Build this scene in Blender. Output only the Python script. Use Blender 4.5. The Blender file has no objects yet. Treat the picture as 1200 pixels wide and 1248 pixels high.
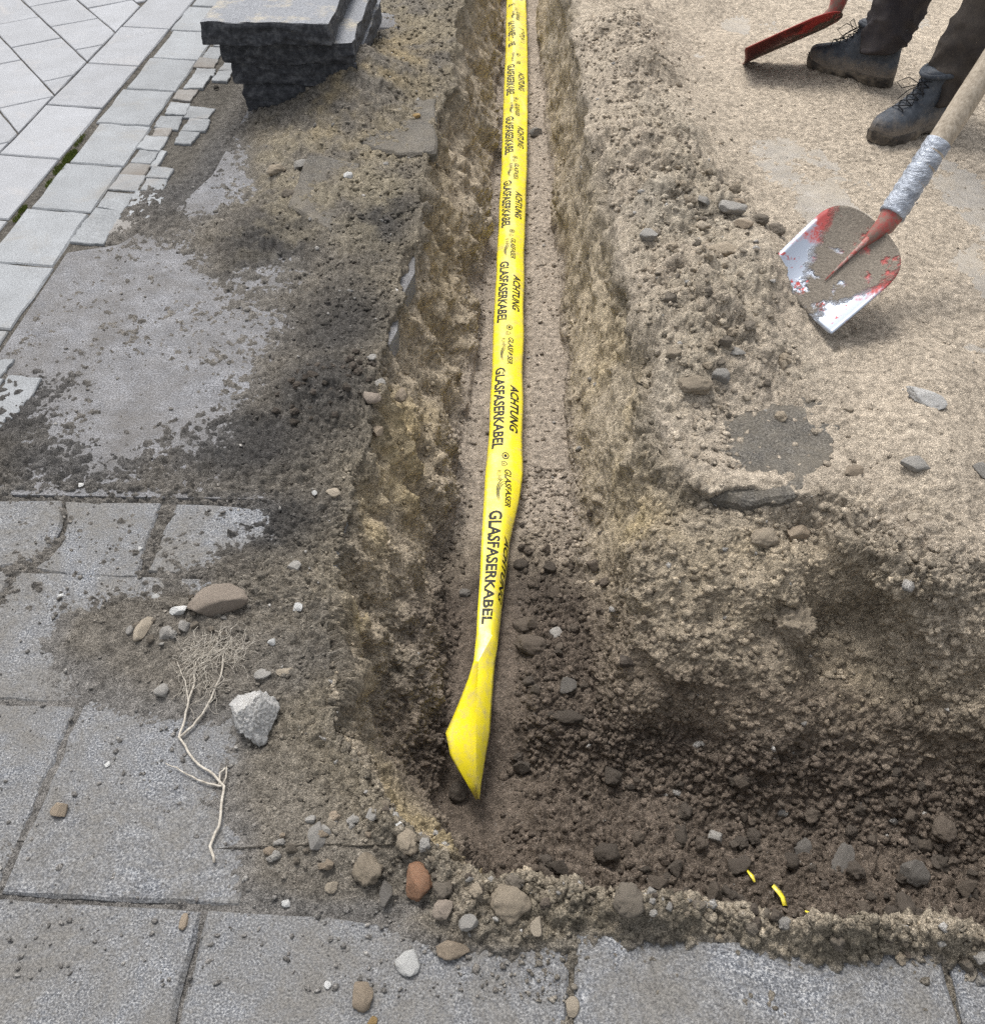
import bpy, bmesh, math, random
import numpy as np
from mathutils import Vector, Matrix, noise as mnoise

R = math.radians
random.seed(7)
rng = np.random.default_rng(11)
scene = bpy.context.scene
C = scene.collection

# ------------------------------------------------------------------ camera
cam_d = bpy.data.cameras.new('camera')
cam = bpy.data.objects.new('camera', cam_d)
C.objects.link(cam)
cam.location = (0, 0, 1.4)
cam.rotation_euler = (R(90 - 44), 0, R(2.227))
cam_d.sensor_fit = 'HORIZONTAL'
cam_d.sensor_width = 36
cam_d.lens = 36.06
cam_d.clip_start = 0.05
cam_d.clip_end = 500
scene.camera = cam

# ------------------------------------------------------------------ sky, sun, exposure
SUN_EL, SUN_AZ = 62, -24          # degrees; azimuth clockwise from +Y
world = bpy.data.worlds.new('World')
scene.world = world
world.use_nodes = True
wn = world.node_tree.nodes
wl = world.node_tree.links
wn.clear()
wo = wn.new('ShaderNodeOutputWorld')
wb = wn.new('ShaderNodeBackground')
sk = wn.new('ShaderNodeTexSky')
sk.sky_type = 'NISHITA'
sk.sun_disc = False
sk.sun_elevation = R(SUN_EL)
sk.sun_rotation = R(SUN_AZ)
sk.air_density = 1.0
sk.dust_density = 3.0
hs = wn.new('ShaderNodeHueSaturation')
hs.inputs['Saturation'].default_value = 0.22
wl.new(sk.outputs[0], hs.inputs['Color'])
wl.new(hs.outputs[0], wb.inputs[0])
wb.inputs[1].default_value = 0.15
wl.new(wb.outputs[0], wo.inputs[0])
sun_d = bpy.data.lights.new('sun', 'SUN')
sun_d.energy = 1.5
sun_d.angle = R(20)
sun_d.color = (1.0, 0.96, 0.9)
sun = bpy.data.objects.new('sun', sun_d)
C.objects.link(sun)
sdir = Vector((math.sin(R(SUN_AZ)) * math.cos(R(SUN_EL)), math.cos(R(SUN_AZ)) * math.cos(R(SUN_EL)), math.sin(R(SUN_EL))))
sun.rotation_euler = sdir.to_track_quat('Z', 'Y').to_euler()
sun.location = (-3, 4, 6)
vs = scene.view_settings
vs.view_transform = 'Standard'
vs.look = 'None'
vs.exposure = 0.76
vs.gamma = 1.0
scene.render.engine = 'CYCLES'
scene.cycles.use_denoising = False
scene.cycles.use_adaptive_sampling = False

# ------------------------------------------------------------------ materials
def newmat(name):
    m = bpy.data.materials.new(name)
    m.use_nodes = True
    nt = m.node_tree
    b = nt.nodes['Principled BSDF']
    b.inputs['Roughness'].default_value = 0.9
    b.inputs['Specular IOR Level'].default_value = 0.25
    return m, nt, b

class N:
    """small helper around a node tree"""
    def __init__(self, nt):
        self.nt = nt
        self.co = nt.nodes.new('ShaderNodeTexCoord').outputs['Object']
    def link(self, a, b):
        self.nt.links.new(a, b)
    def noise(self, scale, detail=4, rough=0.6, vec=None, dist=0.0):
        n = self.nt.nodes.new('ShaderNodeTexNoise')
        n.inputs['Scale'].default_value = scale
        n.inputs['Detail'].default_value = detail
        n.inputs['Roughness'].default_value = rough
        n.inputs['Distortion'].default_value = dist
        self.link(vec or self.co, n.inputs['Vector'])
        return n.outputs['Fac']
    def voro(self, scale, out='Distance', vec=None, feature='F1', rnd=1.0):
        n = self.nt.nodes.new('ShaderNodeTexVoronoi')
        n.feature = feature
        n.inputs['Scale'].default_value = scale
        n.inputs['Randomness'].default_value = rnd
        self.link(vec or self.co, n.inputs['Vector'])
        return n.outputs[out]
    def ramp(self, fac, stops, interp='LINEAR'):
        n = self.nt.nodes.new('ShaderNodeValToRGB')
        n.color_ramp.interpolation = interp
        el = n.color_ramp.elements
        while len(el) < len(stops):
            el.new(0.5)
        for e, (p, c) in zip(el, stops):
            e.position = p
            e.color = (*c, 1) if isinstance(c, tuple) else (c, c, c, 1)
        self.link(fac, n.inputs[0])
        return n.outputs[0]
    def mix(self, fac, a, b, mode='MIX'):
        n = self.nt.nodes.new('ShaderNodeMix')
        n.data_type = 'RGBA'
        n.blend_type = mode
        for s, v in ((n.inputs[0], fac), (n.inputs[6], a), (n.inputs[7], b)):
            if isinstance(v, (int, float)):
                s.default_value = v
            elif isinstance(v, tuple):
                s.default_value = (*v, 1)
            else:
                self.link(v, s)
        return n.outputs[2]
    def math(self, op, a, b=None):
        n = self.nt.nodes.new('ShaderNodeMath')
        n.operation = op
        for s, v in ((n.inputs[0], a), (n.inputs[1], b)):
            if v is None:
                continue
            if isinstance(v, (int, float)):
                s.default_value = v
            else:
                self.link(v, s)
        return n.outputs[0]
    def mul(self, a, b):
        return self.mix(1.0, a, b, 'MULTIPLY')
    def attr(self, name):
        n = self.nt.nodes.new('ShaderNodeAttribute')
        n.attribute_name = name
        return n.outputs['Color']
    def rand(self):
        return self.nt.nodes.new('ShaderNodeObjectInfo').outputs['Random']
    def bump(self, bsdf, h, strength=0.6, dist=0.003):
        n = self.nt.nodes.new('ShaderNodeBump')
        n.inputs['Strength'].default_value = strength
        n.inputs['Distance'].default_value = dist
        self.link(h, n.inputs['Height'])
        self.link(n.outputs[0], bsdf.inputs['Normal'])

def soil_material(name):
    m, nt, b = newmat(name)
    n = N(nt)
    col = n.attr('Col')
    a = n.ramp(n.noise(55, 8, 0.72), [(0.34, 0.52), (0.66, 1.48)])
    col = n.mul(col, a)
    sp = n.ramp(n.noise(420, 3, 0.7), [(0.37, 0.50), (0.51, 1.0), (0.63, 1.72)])
    col = n.mul(col, sp)
    # little pale and dark grains
    g = n.voro(190, 'Color')
    sep = nt.nodes.new('ShaderNodeSeparateColor')
    n.link(g, sep.inputs[0])
    gm = n.ramp(sep.outputs[0], [(0.90, 0.0), (0.94, 1.0)])
    gd = n.ramp(n.voro(190), [(0.0, 1.0), (0.42, 0.0)])
    gf = n.math('MULTIPLY', gm, gd)
    col = n.mix(gf, col, n.mix(0.55, col, (0.50, 0.47, 0.42)))
    n.link(col, b.inputs['Base Color'])
    b.inputs['Roughness'].default_value = 0.97
    b.inputs['Specular IOR Level'].default_value = 0.12
    h1 = n.noise(170, 6, 0.75)
    h2 = n.noise(520, 3, 0.7)
    h = n.math('ADD', n.math('MULTIPLY', h1, 1.0), n.math('MULTIPLY', h2, 0.35))
    n.bump(b, h, 1.0, 0.009)
    return m

def stone_material(name, col, var=0.35, grain=120, rough=0.85, speck=None, dust=None):
    m, nt, b = newmat(name)
    n = N(nt)
    c = n.mix(n.ramp(n.noise(grain * 0.25, 5, 0.65), [(0.3, 0.0), (0.7, 1.0)]),
              tuple(x * (1 - var) for x in col), tuple(min(1, x * (1 + var)) for x in col))
    c = n.mul(c, n.ramp(n.noise(grain * 2.5, 3, 0.7), [(0.3, 0.65), (0.7, 1.3)]))
    c = n.mul(c, n.ramp(n.rand(), [(0.0, 0.72), (1.0, 1.25)]))
    if speck:
        c = n.mix(n.ramp(n.noise(grain * 3, 2, 0.6), [(0.60, 0.0), (0.66, 1.0)]), c, speck)
    if not dust:
        c = n.mix(n.ramp(n.noise(grain * 0.45, 7, 0.75), [(0.44, 0.0), (0.62, 0.6)]), c, tuple(0.55 * x + 0.45 * y for x, y in zip(col, (0.24, 0.205, 0.16))))
    if dust:
        c = n.mix(n.ramp(n.noise(grain * 0.3, 6, 0.7), [(0.42, 0.0), (0.6, 0.85)]), c, dust)
    n.link(c, b.inputs['Base Color'])
    b.inputs['Roughness'].default_value = rough
    n.bump(b, n.noise(grain, 6, 0.7), 0.8, 0.004)
    return m

M = {}
M['soil'] = soil_material('soil')
M['crumb'] = soil_material('soil_crumbs')
M['clod_brown'] = stone_material('brown_clod', (0.125, 0.102, 0.082), 0.3, 160, 0.97)
M['clod_dark'] = stone_material('dark_clod', (0.085, 0.071, 0.059), 0.3, 160, 0.97)
M['clod_sand'] = stone_material('sandy_clod', (0.34, 0.285, 0.215), 0.3, 160, 0.97)
M['clod_grey'] = stone_material('grey_clod', (0.18, 0.155, 0.125), 0.3, 160, 0.97)
M['st_grey'] = stone_material('grey_stone', (0.34, 0.325, 0.30), 0.25, 90)
M['st_dark'] = stone_material('dark_stone', (0.15, 0.14, 0.128), 0.3, 90)
M['st_tan'] = stone_material('tan_stone', (0.34, 0.275, 0.205), 0.25, 90)
M['st_beige'] = stone_material('beige_stone', (0.42, 0.36, 0.28), 0.2, 90)
M['st_white'] = stone_material('white_stone', (0.68, 0.68, 0.66), 0.12, 90)
M['st_chalk'] = stone_material('pale_rubble', (0.56, 0.555, 0.54), 0.28, 70, 0.95, speck=(0.10, 0.10, 0.105), dust=(0.36, 0.34, 0.31))
M['st_brick'] = stone_material('brick_fragment', (0.46, 0.22, 0.12), 0.25, 110, 0.95, dust=(0.28, 0.21, 0.15))
M['st_pink'] = stone_material('pinkish_stone', (0.33, 0.275, 0.225), 0.25, 90)
M['st_ochre'] = stone_material('ochre_stone', (0.36, 0.24, 0.10), 0.25, 90)

def slab_material(name, base, blotch, fine, dirt, dirt_amt, lo=0.8, hi=1.12, dirt2=None):
    m, nt, b = newmat(name)
    n = N(nt)
    geo = nt.nodes.new('ShaderNodeNewGeometry').outputs['Position']
    c = n.mix(n.ramp(n.noise(9, 6, 0.65, geo), [(0.3, 0.0), (0.7, 1.0)]), base, blotch)
    c = n.mul(c, n.ramp(n.noise(fine, 4, 0.75, geo), [(0.36, 0.66), (0.5, 1.0), (0.64, 1.32)]))
    c = n.mul(c, n.ramp(n.rand(), [(0.0, lo), (1.0, hi)]))
    st = n.ramp(n.noise(4.5, 8, 0.72, geo, 0.6), [(0.62 - dirt_amt, 0.0), (0.86 - dirt_amt, 0.9)])
    c = n.mix(st, c, dirt)
    if dirt2:
        s2 = n.ramp(n.noise(14, 9, 0.8, geo, 0.4), [(0.52, 0.0), (0.66, 0.8)])
        c = n.mix(s2, c, dirt2)
    n.link(c, b.inputs['Base Color'])
    b.inputs['Roughness'].default_value = 0.82
    n.bump(b, n.noise(fine * 0.8, 5, 0.75, geo), 0.55, 0.0022)
    return m

M['slab_light'] = slab_material('light_concrete_slab', (0.335, 0.343, 0.36), (0.285, 0.29, 0.30), 330, (0.38, 0.36, 0.345), 0.06, 0.93, 1.05)
M['slab_granite'] = slab_material('granite_slab', (0.30, 0.313, 0.325), (0.24, 0.248, 0.255), 260, (0.25, 0.235, 0.21), 0.08, 0.9, 1.06)
M['sett'] = slab_material('granite_sett', (0.30, 0.312, 0.322), (0.21, 0.217, 0.222), 260, (0.27, 0.25, 0.23), 0.08, 0.85, 1.1)
M['sett_dirty'] = slab_material('dirty_sett', (0.27, 0.262, 0.25), (0.20, 0.19, 0.178), 260, (0.17, 0.15, 0.13), 0.2, 0.85, 1.1)
M['gravel'] = None

def paver_material():
    """coarse exposed aggregate concrete, smeared with dry soil"""
    m, nt, b = newmat('aggregate_paver')
    n = N(nt)
    geo = nt.nodes.new('ShaderNodeNewGeometry').outputs['Position']
    v = n.noise(330, 3, 0.75, geo)
    c = n.ramp(v, [(0.36, (0.040, 0.044, 0.052)), (0.46, (0.125, 0.134, 0.152)), (0.54, (0.23, 0.240, 0.258)), (0.63, (0.50, 0.50, 0.495))])
    c = n.mul(c, n.ramp(n.noise(22, 5, 0.7, geo), [(0.3, 0.75), (0.7, 1.2)]))
    d = n.noise(6.5, 10, 0.78, geo, 0.5)
    dm = n.ramp(d, [(0.36, 0.05), (0.60, 0.92)])
    soil = n.mul(n.ramp(n.noise(300, 4, 0.75, geo), [(0.36, (0.075, 0.071, 0.066)), (0.64, (0.25, 0.237, 0.216))]), (1.0, 1.0, 1.0))
    c = n.mix(dm, c, soil)
    d2 = n.ramp(n.noise(60, 6, 0.8, geo), [(0.55, 0.0), (0.68, 0.8)])
    c = n.mix(d2, c, soil)
    n.link(c, b.inputs['Base Color'])
    b.inputs['Roughness'].default_value = 0.9
    n.bump(b, n.noise(260, 5, 0.75, geo), 0.8, 0.0035)
    return m
M['paver'] = paver_material()

def asphalt_material(name, lo, mid, hi, dusty):
    m, nt, b = newmat(name)
    n = N(nt)
    geo = nt.nodes.new('ShaderNodeNewGeometry').outputs['Position']
    v = n.noise(240, 4, 0.72, geo)
    c = n.ramp(v, [(0.36, lo), (0.5, mid), (0.64, hi)])
    c = n.mul(c, n.ramp(n.noise(13, 8, 0.75, geo), [(0.3, 0.58), (0.7, 1.38)]))
    dm = n.ramp(n.noise(5, 12, 0.82, geo, 0.4), [(0.36, 0.0), (0.70, 0.9)])
    c = n.mix(dm, c, n.mul(n.ramp(n.noise(420, 3, 0.7, geo), [(0.3, 0.6), (0.7, 1.35)]), dusty))
    n.link(c, b.inputs['Base Color'])
    b.inputs['Roughness'].default_value = 0.92
    n.bump(b, n.noise(210, 6, 0.75, geo), 1.0, 0.006)
    return m
M['old_asphalt'] = asphalt_material('old_asphalt', (0.10, 0.10, 0.105), (0.245, 0.248, 0.262), (0.43, 0.432, 0.45), (0.165, 0.152, 0.138))
M['road'] = asphalt_material('road_asphalt', (0.22, 0.21, 0.20), (0.36, 0.34, 0.31), (0.50, 0.46, 0.41), (0.48, 0.415, 0.325))
M['broken_asphalt'] = asphalt_material('broken_asphalt', (0.016, 0.016, 0.016), (0.092, 0.088, 0.082), (0.25, 0.235, 0.21), (0.24, 0.21, 0.165))

def basalt_material(name, top):
    m, nt, b = newmat(name)
    n = N(nt)
    c = n.ramp(n.noise(40, 8, 0.75), [(0.34, (0.016, 0.017, 0.020)), (0.5, (0.045, 0.047, 0.053)), (0.66, (0.12, 0.123, 0.13))])
    geo = nt.nodes.new('ShaderNodeNewGeometry')
    sx = nt.nodes.new('ShaderNodeSeparateXYZ')
    n.link(geo.outputs['True Normal'], sx.inputs[0])
    up = n.ramp(sx.outputs[2], [(0.7, 0.0), (0.9, 1.0)])
    t = n.ramp(n.noise(260, 5, 0.75), [(0.3, (0.10, 0.105, 0.115)), (0.5, (0.22, 0.228, 0.245)), (0.72, (0.42, 0.43, 0.45))])
    t = n.mix(n.ramp(n.noise(9, 8, 0.75), [(0.52, 0.0), (0.66, 0.8)]), t, (0.42, 0.375, 0.29))
    c = n.mix(up, c, t)  # upward faces pale grey with tan blotches, split sides near black
    n.link(c, b.inputs['Base Color'])
    b.inputs['Roughness'].default_value = 0.75
    n.bump(b, n.noise(90, 7, 0.75), 0.8, 0.006)
    return m
M['basalt'] = basalt_material('dark_basalt', True)

# ------------------------------------------------------------------ helpers
def tag(o, label=None, cat=None, group=None, kind=None):
    if label: o['label'] = label
    if cat: o['category'] = cat
    if group: o['group'] = group
    if kind: o['kind'] = kind
    return o

def empty(name, loc=(0, 0, 0), parent=None):
    o = bpy.data.objects.new(name, None)
    o.empty_display_size = 0.05
    C.objects.link(o)
    o.location = loc
    o.parent = parent
    return o

def obj(name, me, mat=None, parent=None, loc=None):
    o = bpy.data.objects.new(name, me)
    C.objects.link(o)
    if mat is not None and not me.materials:
        me.materials.append(mat)
    if parent: o.parent = parent
    if loc is not None: o.location = loc
    return o

def mesh_np(name, verts, faces, smooth=True, col=None):
    """verts (n,3) array, faces (m,3|4) array"""
    me = bpy.data.meshes.new(name)
    verts = np.asarray(verts, np.float32)
    faces = np.asarray(faces, np.int32)
    k = faces.shape[1]
    me.vertices.add(len(verts))
    me.vertices.foreach_set('co', verts.ravel())
    me.loops.add(faces.size)
    me.loops.foreach_set('vertex_index', faces.ravel())
    me.polygons.add(len(faces))
    me.polygons.foreach_set('loop_start', np.arange(0, faces.size, k, dtype=np.int32))
    me.polygons.foreach_set('loop_total', np.full(len(faces), k, np.int32))
    if smooth:
        me.polygons.foreach_set('use_smooth', np.ones(len(faces), bool))
    if col is not None:
        a = me.color_attributes.new('Col', 'FLOAT_COLOR', 'POINT')
        cc = np.ones((len(verts), 4), np.float32)
        cc[:, :3] = col
        a.data.foreach_set('color', cc.ravel())
    me.update()
    me.validate()
    return me

def from_bm(name, bm, smooth=False):
    me = bpy.data.meshes.new(name)
    bm.normal_update()
    bm.to_mesh(me)
    bm.free()
    if smooth:
        for p in me.polygons: p.use_smooth = True
    return me

def grid_faces(nr, nc, close=False):
    i, j = np.meshgrid(np.arange(nr - 1), np.arange(nc if close else nc - 1), indexing='ij')
    j2 = (j + 1) % nc
    return np.stack([i * nc + j, i * nc + j2, (i + 1) * nc + j2, (i + 1) * nc + j], -1).reshape(-1, 4)

def tube(name, pts, radii, mat, parent=None, seg=10, caps=True, smooth=True):
    pts = [Vector(p) for p in pts]
    n = len(pts)
    if not hasattr(radii, '__len__'): radii = [radii] * n
    t0 = (pts[1] - pts[0]).normalized()
    up = Vector((0, 0, 1)) if abs(t0.z) < 0.9 else Vector((1, 0, 0))
    a = t0.cross(up).normalized()
    V = []
    for i in range(n):
        t = (pts[min(i + 1, n - 1)] - pts[max(i - 1, 0)]).normalized()
        a = (a - t * a.dot(t)).normalized()
        b = t.cross(a)
        for k in range(seg):
            w = 2 * math.pi * k / seg
            V.append(pts[i] + (a * math.cos(w) + b * math.sin(w)) * radii[i])
    bm = bmesh.new()
    vs_ = [bm.verts.new(v) for v in V]
    for i in range(n - 1):
        for k in range(seg):
            k2 = (k + 1) % seg
            bm.faces.new((vs_[i * seg + k], vs_[i * seg + k2], vs_[(i + 1) * seg + k2], vs_[(i + 1) * seg + k]))
    if caps:
        bm.faces.new(vs_[:seg][::-1])
        bm.faces.new(vs_[-seg:])
    bmesh.ops.recalc_face_normals(bm, faces=bm.faces)
    return obj(name, from_bm(name, bm, smooth), mat, parent)

# ------------------------------------------------------------------ numpy noise
def hsh(ix, iy, iz, seed):
    h = ix.astype(np.uint32) * np.uint32(374761393) + iy.astype(np.uint32) * np.uint32(668265263) + iz.astype(np.uint32) * np.uint32(2246822519) + np.uint32((seed * 3266489917) % 4294967296)
    h ^= h >> np.uint32(13)
    h *= np.uint32(1274126177)
    h ^= h >> np.uint32(16)
    h *= np.uint32(2654435761)
    h ^= h >> np.uint32(15)
    return (h >> np.uint32(8)).astype(np.float32) * np.float32(1 / 16777216.0)

def vn2(x, y, f, seed=0):
    x, y = 0.843 * x - 0.538 * y, 0.538 * x + 0.843 * y
    x = x * f + 1000.0; y = y * f + 1000.0
    ix = np.floor(x).astype(np.int32); iy = np.floor(y).astype(np.int32)
    u = (x - ix).astype(np.float32); v = (y - iy).astype(np.float32)
    u = u * u * u * (u * (u * 6 - 15) + 10); v = v * v * v * (v * (v * 6 - 15) + 10)
    z = np.zeros_like(ix)
    a = hsh(ix, iy, z, seed); b = hsh(ix + 1, iy, z, seed); c = hsh(ix, iy + 1, z, seed); d = hsh(ix + 1, iy + 1, z, seed)
    return 2 * (a + (b - a) * u + (c - a) * v + (a - b - c + d) * u * v) - 1

def vn3(x, y, zz, f, seed=0):
    x, y, zz = 0.36 * x + 0.48 * y - 0.8 * zz, -0.8 * x + 0.6 * y, 0.48 * x + 0.64 * y + 0.6 * zz
    x, y = 0.788 * x - 0.616 * y, 0.616 * x + 0.788 * y
    x = x * f + 1000.0; y = y * f + 1000.0; zz = zz * f + 1000.0
    ix = np.floor(x).astype(np.int32); iy = np.floor(y).astype(np.int32); iz = np.floor(zz).astype(np.int32)
    u = (x - ix).astype(np.float32); v = (y - iy).astype(np.float32); w = (zz - iz).astype(np.float32)
    u = u * u * (3 - 2 * u); v = v * v * (3 - 2 * v); w = w * w * (3 - 2 * w)
    def lay(k):
        a = hsh(ix, iy, iz + k, seed); b = hsh(ix + 1, iy, iz + k, seed); c = hsh(ix, iy + 1, iz + k, seed); d = hsh(ix + 1, iy + 1, iz + k, seed)
        return a + (b - a) * u + (c - a) * v + (a - b - c + d) * u * v
    l0 = lay(0); l1 = lay(1)
    return 2 * (l0 + (l1 - l0) * w) - 1

def fbm2(x, y, f, octs, seed=0, gain=0.5, lac=2.03):
    s = 0; a = 1.0; tot = 0
    for k in range(octs):
        s = s + a * vn2(x, y, f, seed + k * 17); tot += a
        a *= gain; f *= lac
    return s / tot

def clods2(x, y, cell, seed, prob=1.0, rmin=0.25, rmax=0.55):
    """height of half buried round lumps, one per cell"""
    gx = x / cell + 500; gy = y / cell + 500
    ix = np.floor(gx).astype(np.int32); iy = np.floor(gy).astype(np.int32)
    z = np.zeros_like(ix)
    best = np.zeros(x.shape, np.float32)
    for dx in (-1, 0, 1):
        for dy in (-1, 0, 1):
            cx = ix + dx; cy = iy + dy
            px = cx + hsh(cx, cy, z, seed); py = cy + hsh(cx, cy, z, seed + 1)
            r = rmin + (rmax - rmin) * hsh(cx, cy, z, seed + 2) ** 2
            r = r * (hsh(cx, cy, z, seed + 3) < prob)
            d2 = (gx - px) ** 2 + (gy - py) ** 2
            best = np.maximum(best, np.sqrt(np.maximum(0, r * r - d2)))
    return best * cell

def clods3(x, y, w, cell, seed, prob=1.0, rmin=0.25, rmax=0.55):
    gx = x / cell + 500; gy = y / cell + 500; gz = w / cell + 500
    ix = np.floor(gx).astype(np.int32); iy = np.floor(gy).astype(np.int32); iz = np.floor(gz).astype(np.int32)
    best = np.zeros(x.shape, np.float32)
    for dx in (-1, 0, 1):
        for dy in (-1, 0, 1):
            for dz in (-1, 0, 1):
                cx = ix + dx; cy = iy + dy; cz = iz + dz
                h = hsh(cx, cy, cz, seed)
                px = cx + h; py = cy + hsh(cx, cy, cz, seed + 1); pz = cz + (h * 7.13) % 1.0
                r = rmin + (rmax - rmin) * ((h * 13.7) % 1.0) ** 2
                r = r * (((h * 29.3) % 1.0) < prob)
                d2 = (gx - px) ** 2 + (gy - py) ** 2 + (gz - pz) ** 2
                best = np.maximum(best, np.sqrt(np.maximum(0, r * r - d2)))
    return best * cell

def sst(a, b, x):
    t = np.clip((x - a) / (b - a), 0, 1)
    return t * t * (3 - 2 * t)

def itp(x, pts):
    p = sorted(pts)
    return np.interp(x, [q[0] for q in p], [q[1] for q in p])

def ell(X, Y, e, p=1.0):
    return np.exp(-(((X - e[0]) / e[2]) ** 2 + ((Y - e[1]) / e[3]) ** 2) ** p)

# ------------------------------------------------------------------ the ground: trench, banks, spoil, thin dirt over paving
LEFT_EDGE = [(0.52, 0.10), (0.66, -0.04), (0.76, -0.21), (0.92, -0.325), (1.12, -0.36), (1.6, -0.352), (2.0, -0.342), (2.39, -0.326), (3.05, -0.305), (4.4, -0.30), (9, -0.32)]
LEFT_FLOOR = [(0.6484, 0.1297), (0.7874, 0.0278), (0.9263, -0.0648), (1.1116, -0.1528), (1.6025, -0.1714), (2.0194, -0.1667), (2.6585, -0.1343), (3.8442, -0.1343), (5.9284, -0.1667), (8.3368, -0.1853)]
RIGHT_EDGE = [(1.0, 0.56), (1.3, 0.46), (1.55, 0.36), (1.86, 0.295), (2.13, 0.245), (2.79, 0.215), (3.53, 0.175), (4.7, 0.155), (9, 0.13)]
RIGHT_FLOOR = [(1.0, 0.24), (1.1, 0.20), (1.24, 0.165), (1.40, 0.145), (1.61, 0.13), (2.04, 0.125), (2.67, 0.112), (3.7, 0.085), (5.16, 0.03), (8.34, 0.0)]
NEAR_EDGE = [(-0.35, 1.16), (-0.2955, 0.92), (-0.186, 0.765), (-0.078, 0.69), (0.095, 0.652), (0.3335, 0.632), (0.677, 0.60), (3, 0.55), (9, 0.5)]
FAR_EDGE = [(-0.4, 1.50), (0.337, 1.53), (0.63, 1.545), (0.76, 1.40), (0.894, 1.33), (1.5, 1.30), (9, 1.2)]
FAR_FLOOR = [(-0.37, 1.10), (0.10, 1.10), (0.20, 1.08), (0.39, 1.035), (0.637, 0.985), (0.95, 0.94), (1.853, 0.92), (8.337, 0.90)]
DEPTH = 0.36

# places where paving shows through the dirt: (x, y, rx, ry)
BARE = [(0.2037, 0.5289, 0.1569, 0.0411), (0.5159, 0.5356, 0.2235, 0.0455), (0.0248, 0.5059, 0.1333, 0.0339), (-0.9842, 1.3627, 0.0741, 0.0965), (-0.8205, 1.346, 0.0898, 0.0861), (-0.5947, 1.3321, 0.162, 0.0938), (-0.9147, 1.1212, 0.075, 0.1242), (-0.6751, 0.7386, 0.1076, 0.0954),
        (-0.5069, 0.6849, 0.1353, 0.0619), (-0.5875, 0.5199, 0.1587, 0.0819), (-0.1903, 0.5299, 0.2487, 0.0459), (0.0029, 0.4945, 0.2209, 0.0419), (0.4245, 0.5214, 0.3666, 0.0535), (-0.8002, 0.8811, 0.0813, 0.0856), (-0.3162, 0.4768, 0.1763, 0.0414),
        (-1.0769, 2.2753, 0.2634, 0.2465), (-0.865, 1.8461, 0.232, 0.2395), (-0.8297, 2.089, 0.2285, 0.2212), (-0.9111, 2.9122, 0.1414, 0.2544), (-1.1365, 2.0045, 0.1424, 0.2113), (-0.6991, 2.3747, 0.1347, 0.1723), (-0.8863, 1.6634, 0.1095, 0.1132), (-1.0995, 3.4854, 0.1314, 0.2546)]
DIRTPATCH = [(-0.0347, 0.5925, 0.1281, 0.0302), (0.1986, 0.6097, 0.0818, 0.026), (0.5787, 0.6047, 0.1157, 0.014), (0.3947, 0.6033, 0.0696, 0.0163), (-0.5657, 1.0597, 0.2184, 0.1266), (-0.3319, 0.853, 0.1327, 0.1816), (-0.2337, 0.6762, 0.1585, 0.0571), (-0.7436, 1.1087, 0.1043, 0.0848), (-0.4742, 1.2601, 0.1259, 0.0846), (0.0938, 0.621, 0.1414, 0.0239), (-0.0703, 0.6028, 0.0937, 0.0236), (-0.4266, 1.4439, 0.0841, 0.1453)]
DARK = [(-0.4494, 1.7993, 0.1516, 0.2003), (-0.6067, 1.646, 0.2169, 0.1395), (-0.967, 1.5768, 0.1952, 0.1069), (-0.4561, 2.1036, 0.1454, 0.2222), (-0.726, 2.5083, 0.1396, 0.2314), (-1.1312, 1.7728, 0.1137, 0.1831), (-1.0803, 2.9633, 0.1564, 0.3489), (-0.4117, 2.6157, 0.0953, 0.2438), (-0.5011, 1.3932, 0.1323, 0.0934)]
# road showing through the sand
ROADBARE = [(0.5814, 4.0335, 0.1443, 0.4016), (0.8709, 3.0983, 0.1585, 0.2728), (0.8754, 2.7916, 0.1106, 0.1835), (1.3256, 2.8352, 0.0989, 0.3755), (1.1087, 2.0566, 0.0503, 0.2123), (0.4261, 4.6161, 0.1068, 0.3284), (1.5153, 4.6045, 0.2116, 0.2704), (0.8247, 4.4215, 0.0858, 0.204), (1.2305, 2.4497, 0.0561, 0.1758)]

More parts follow.
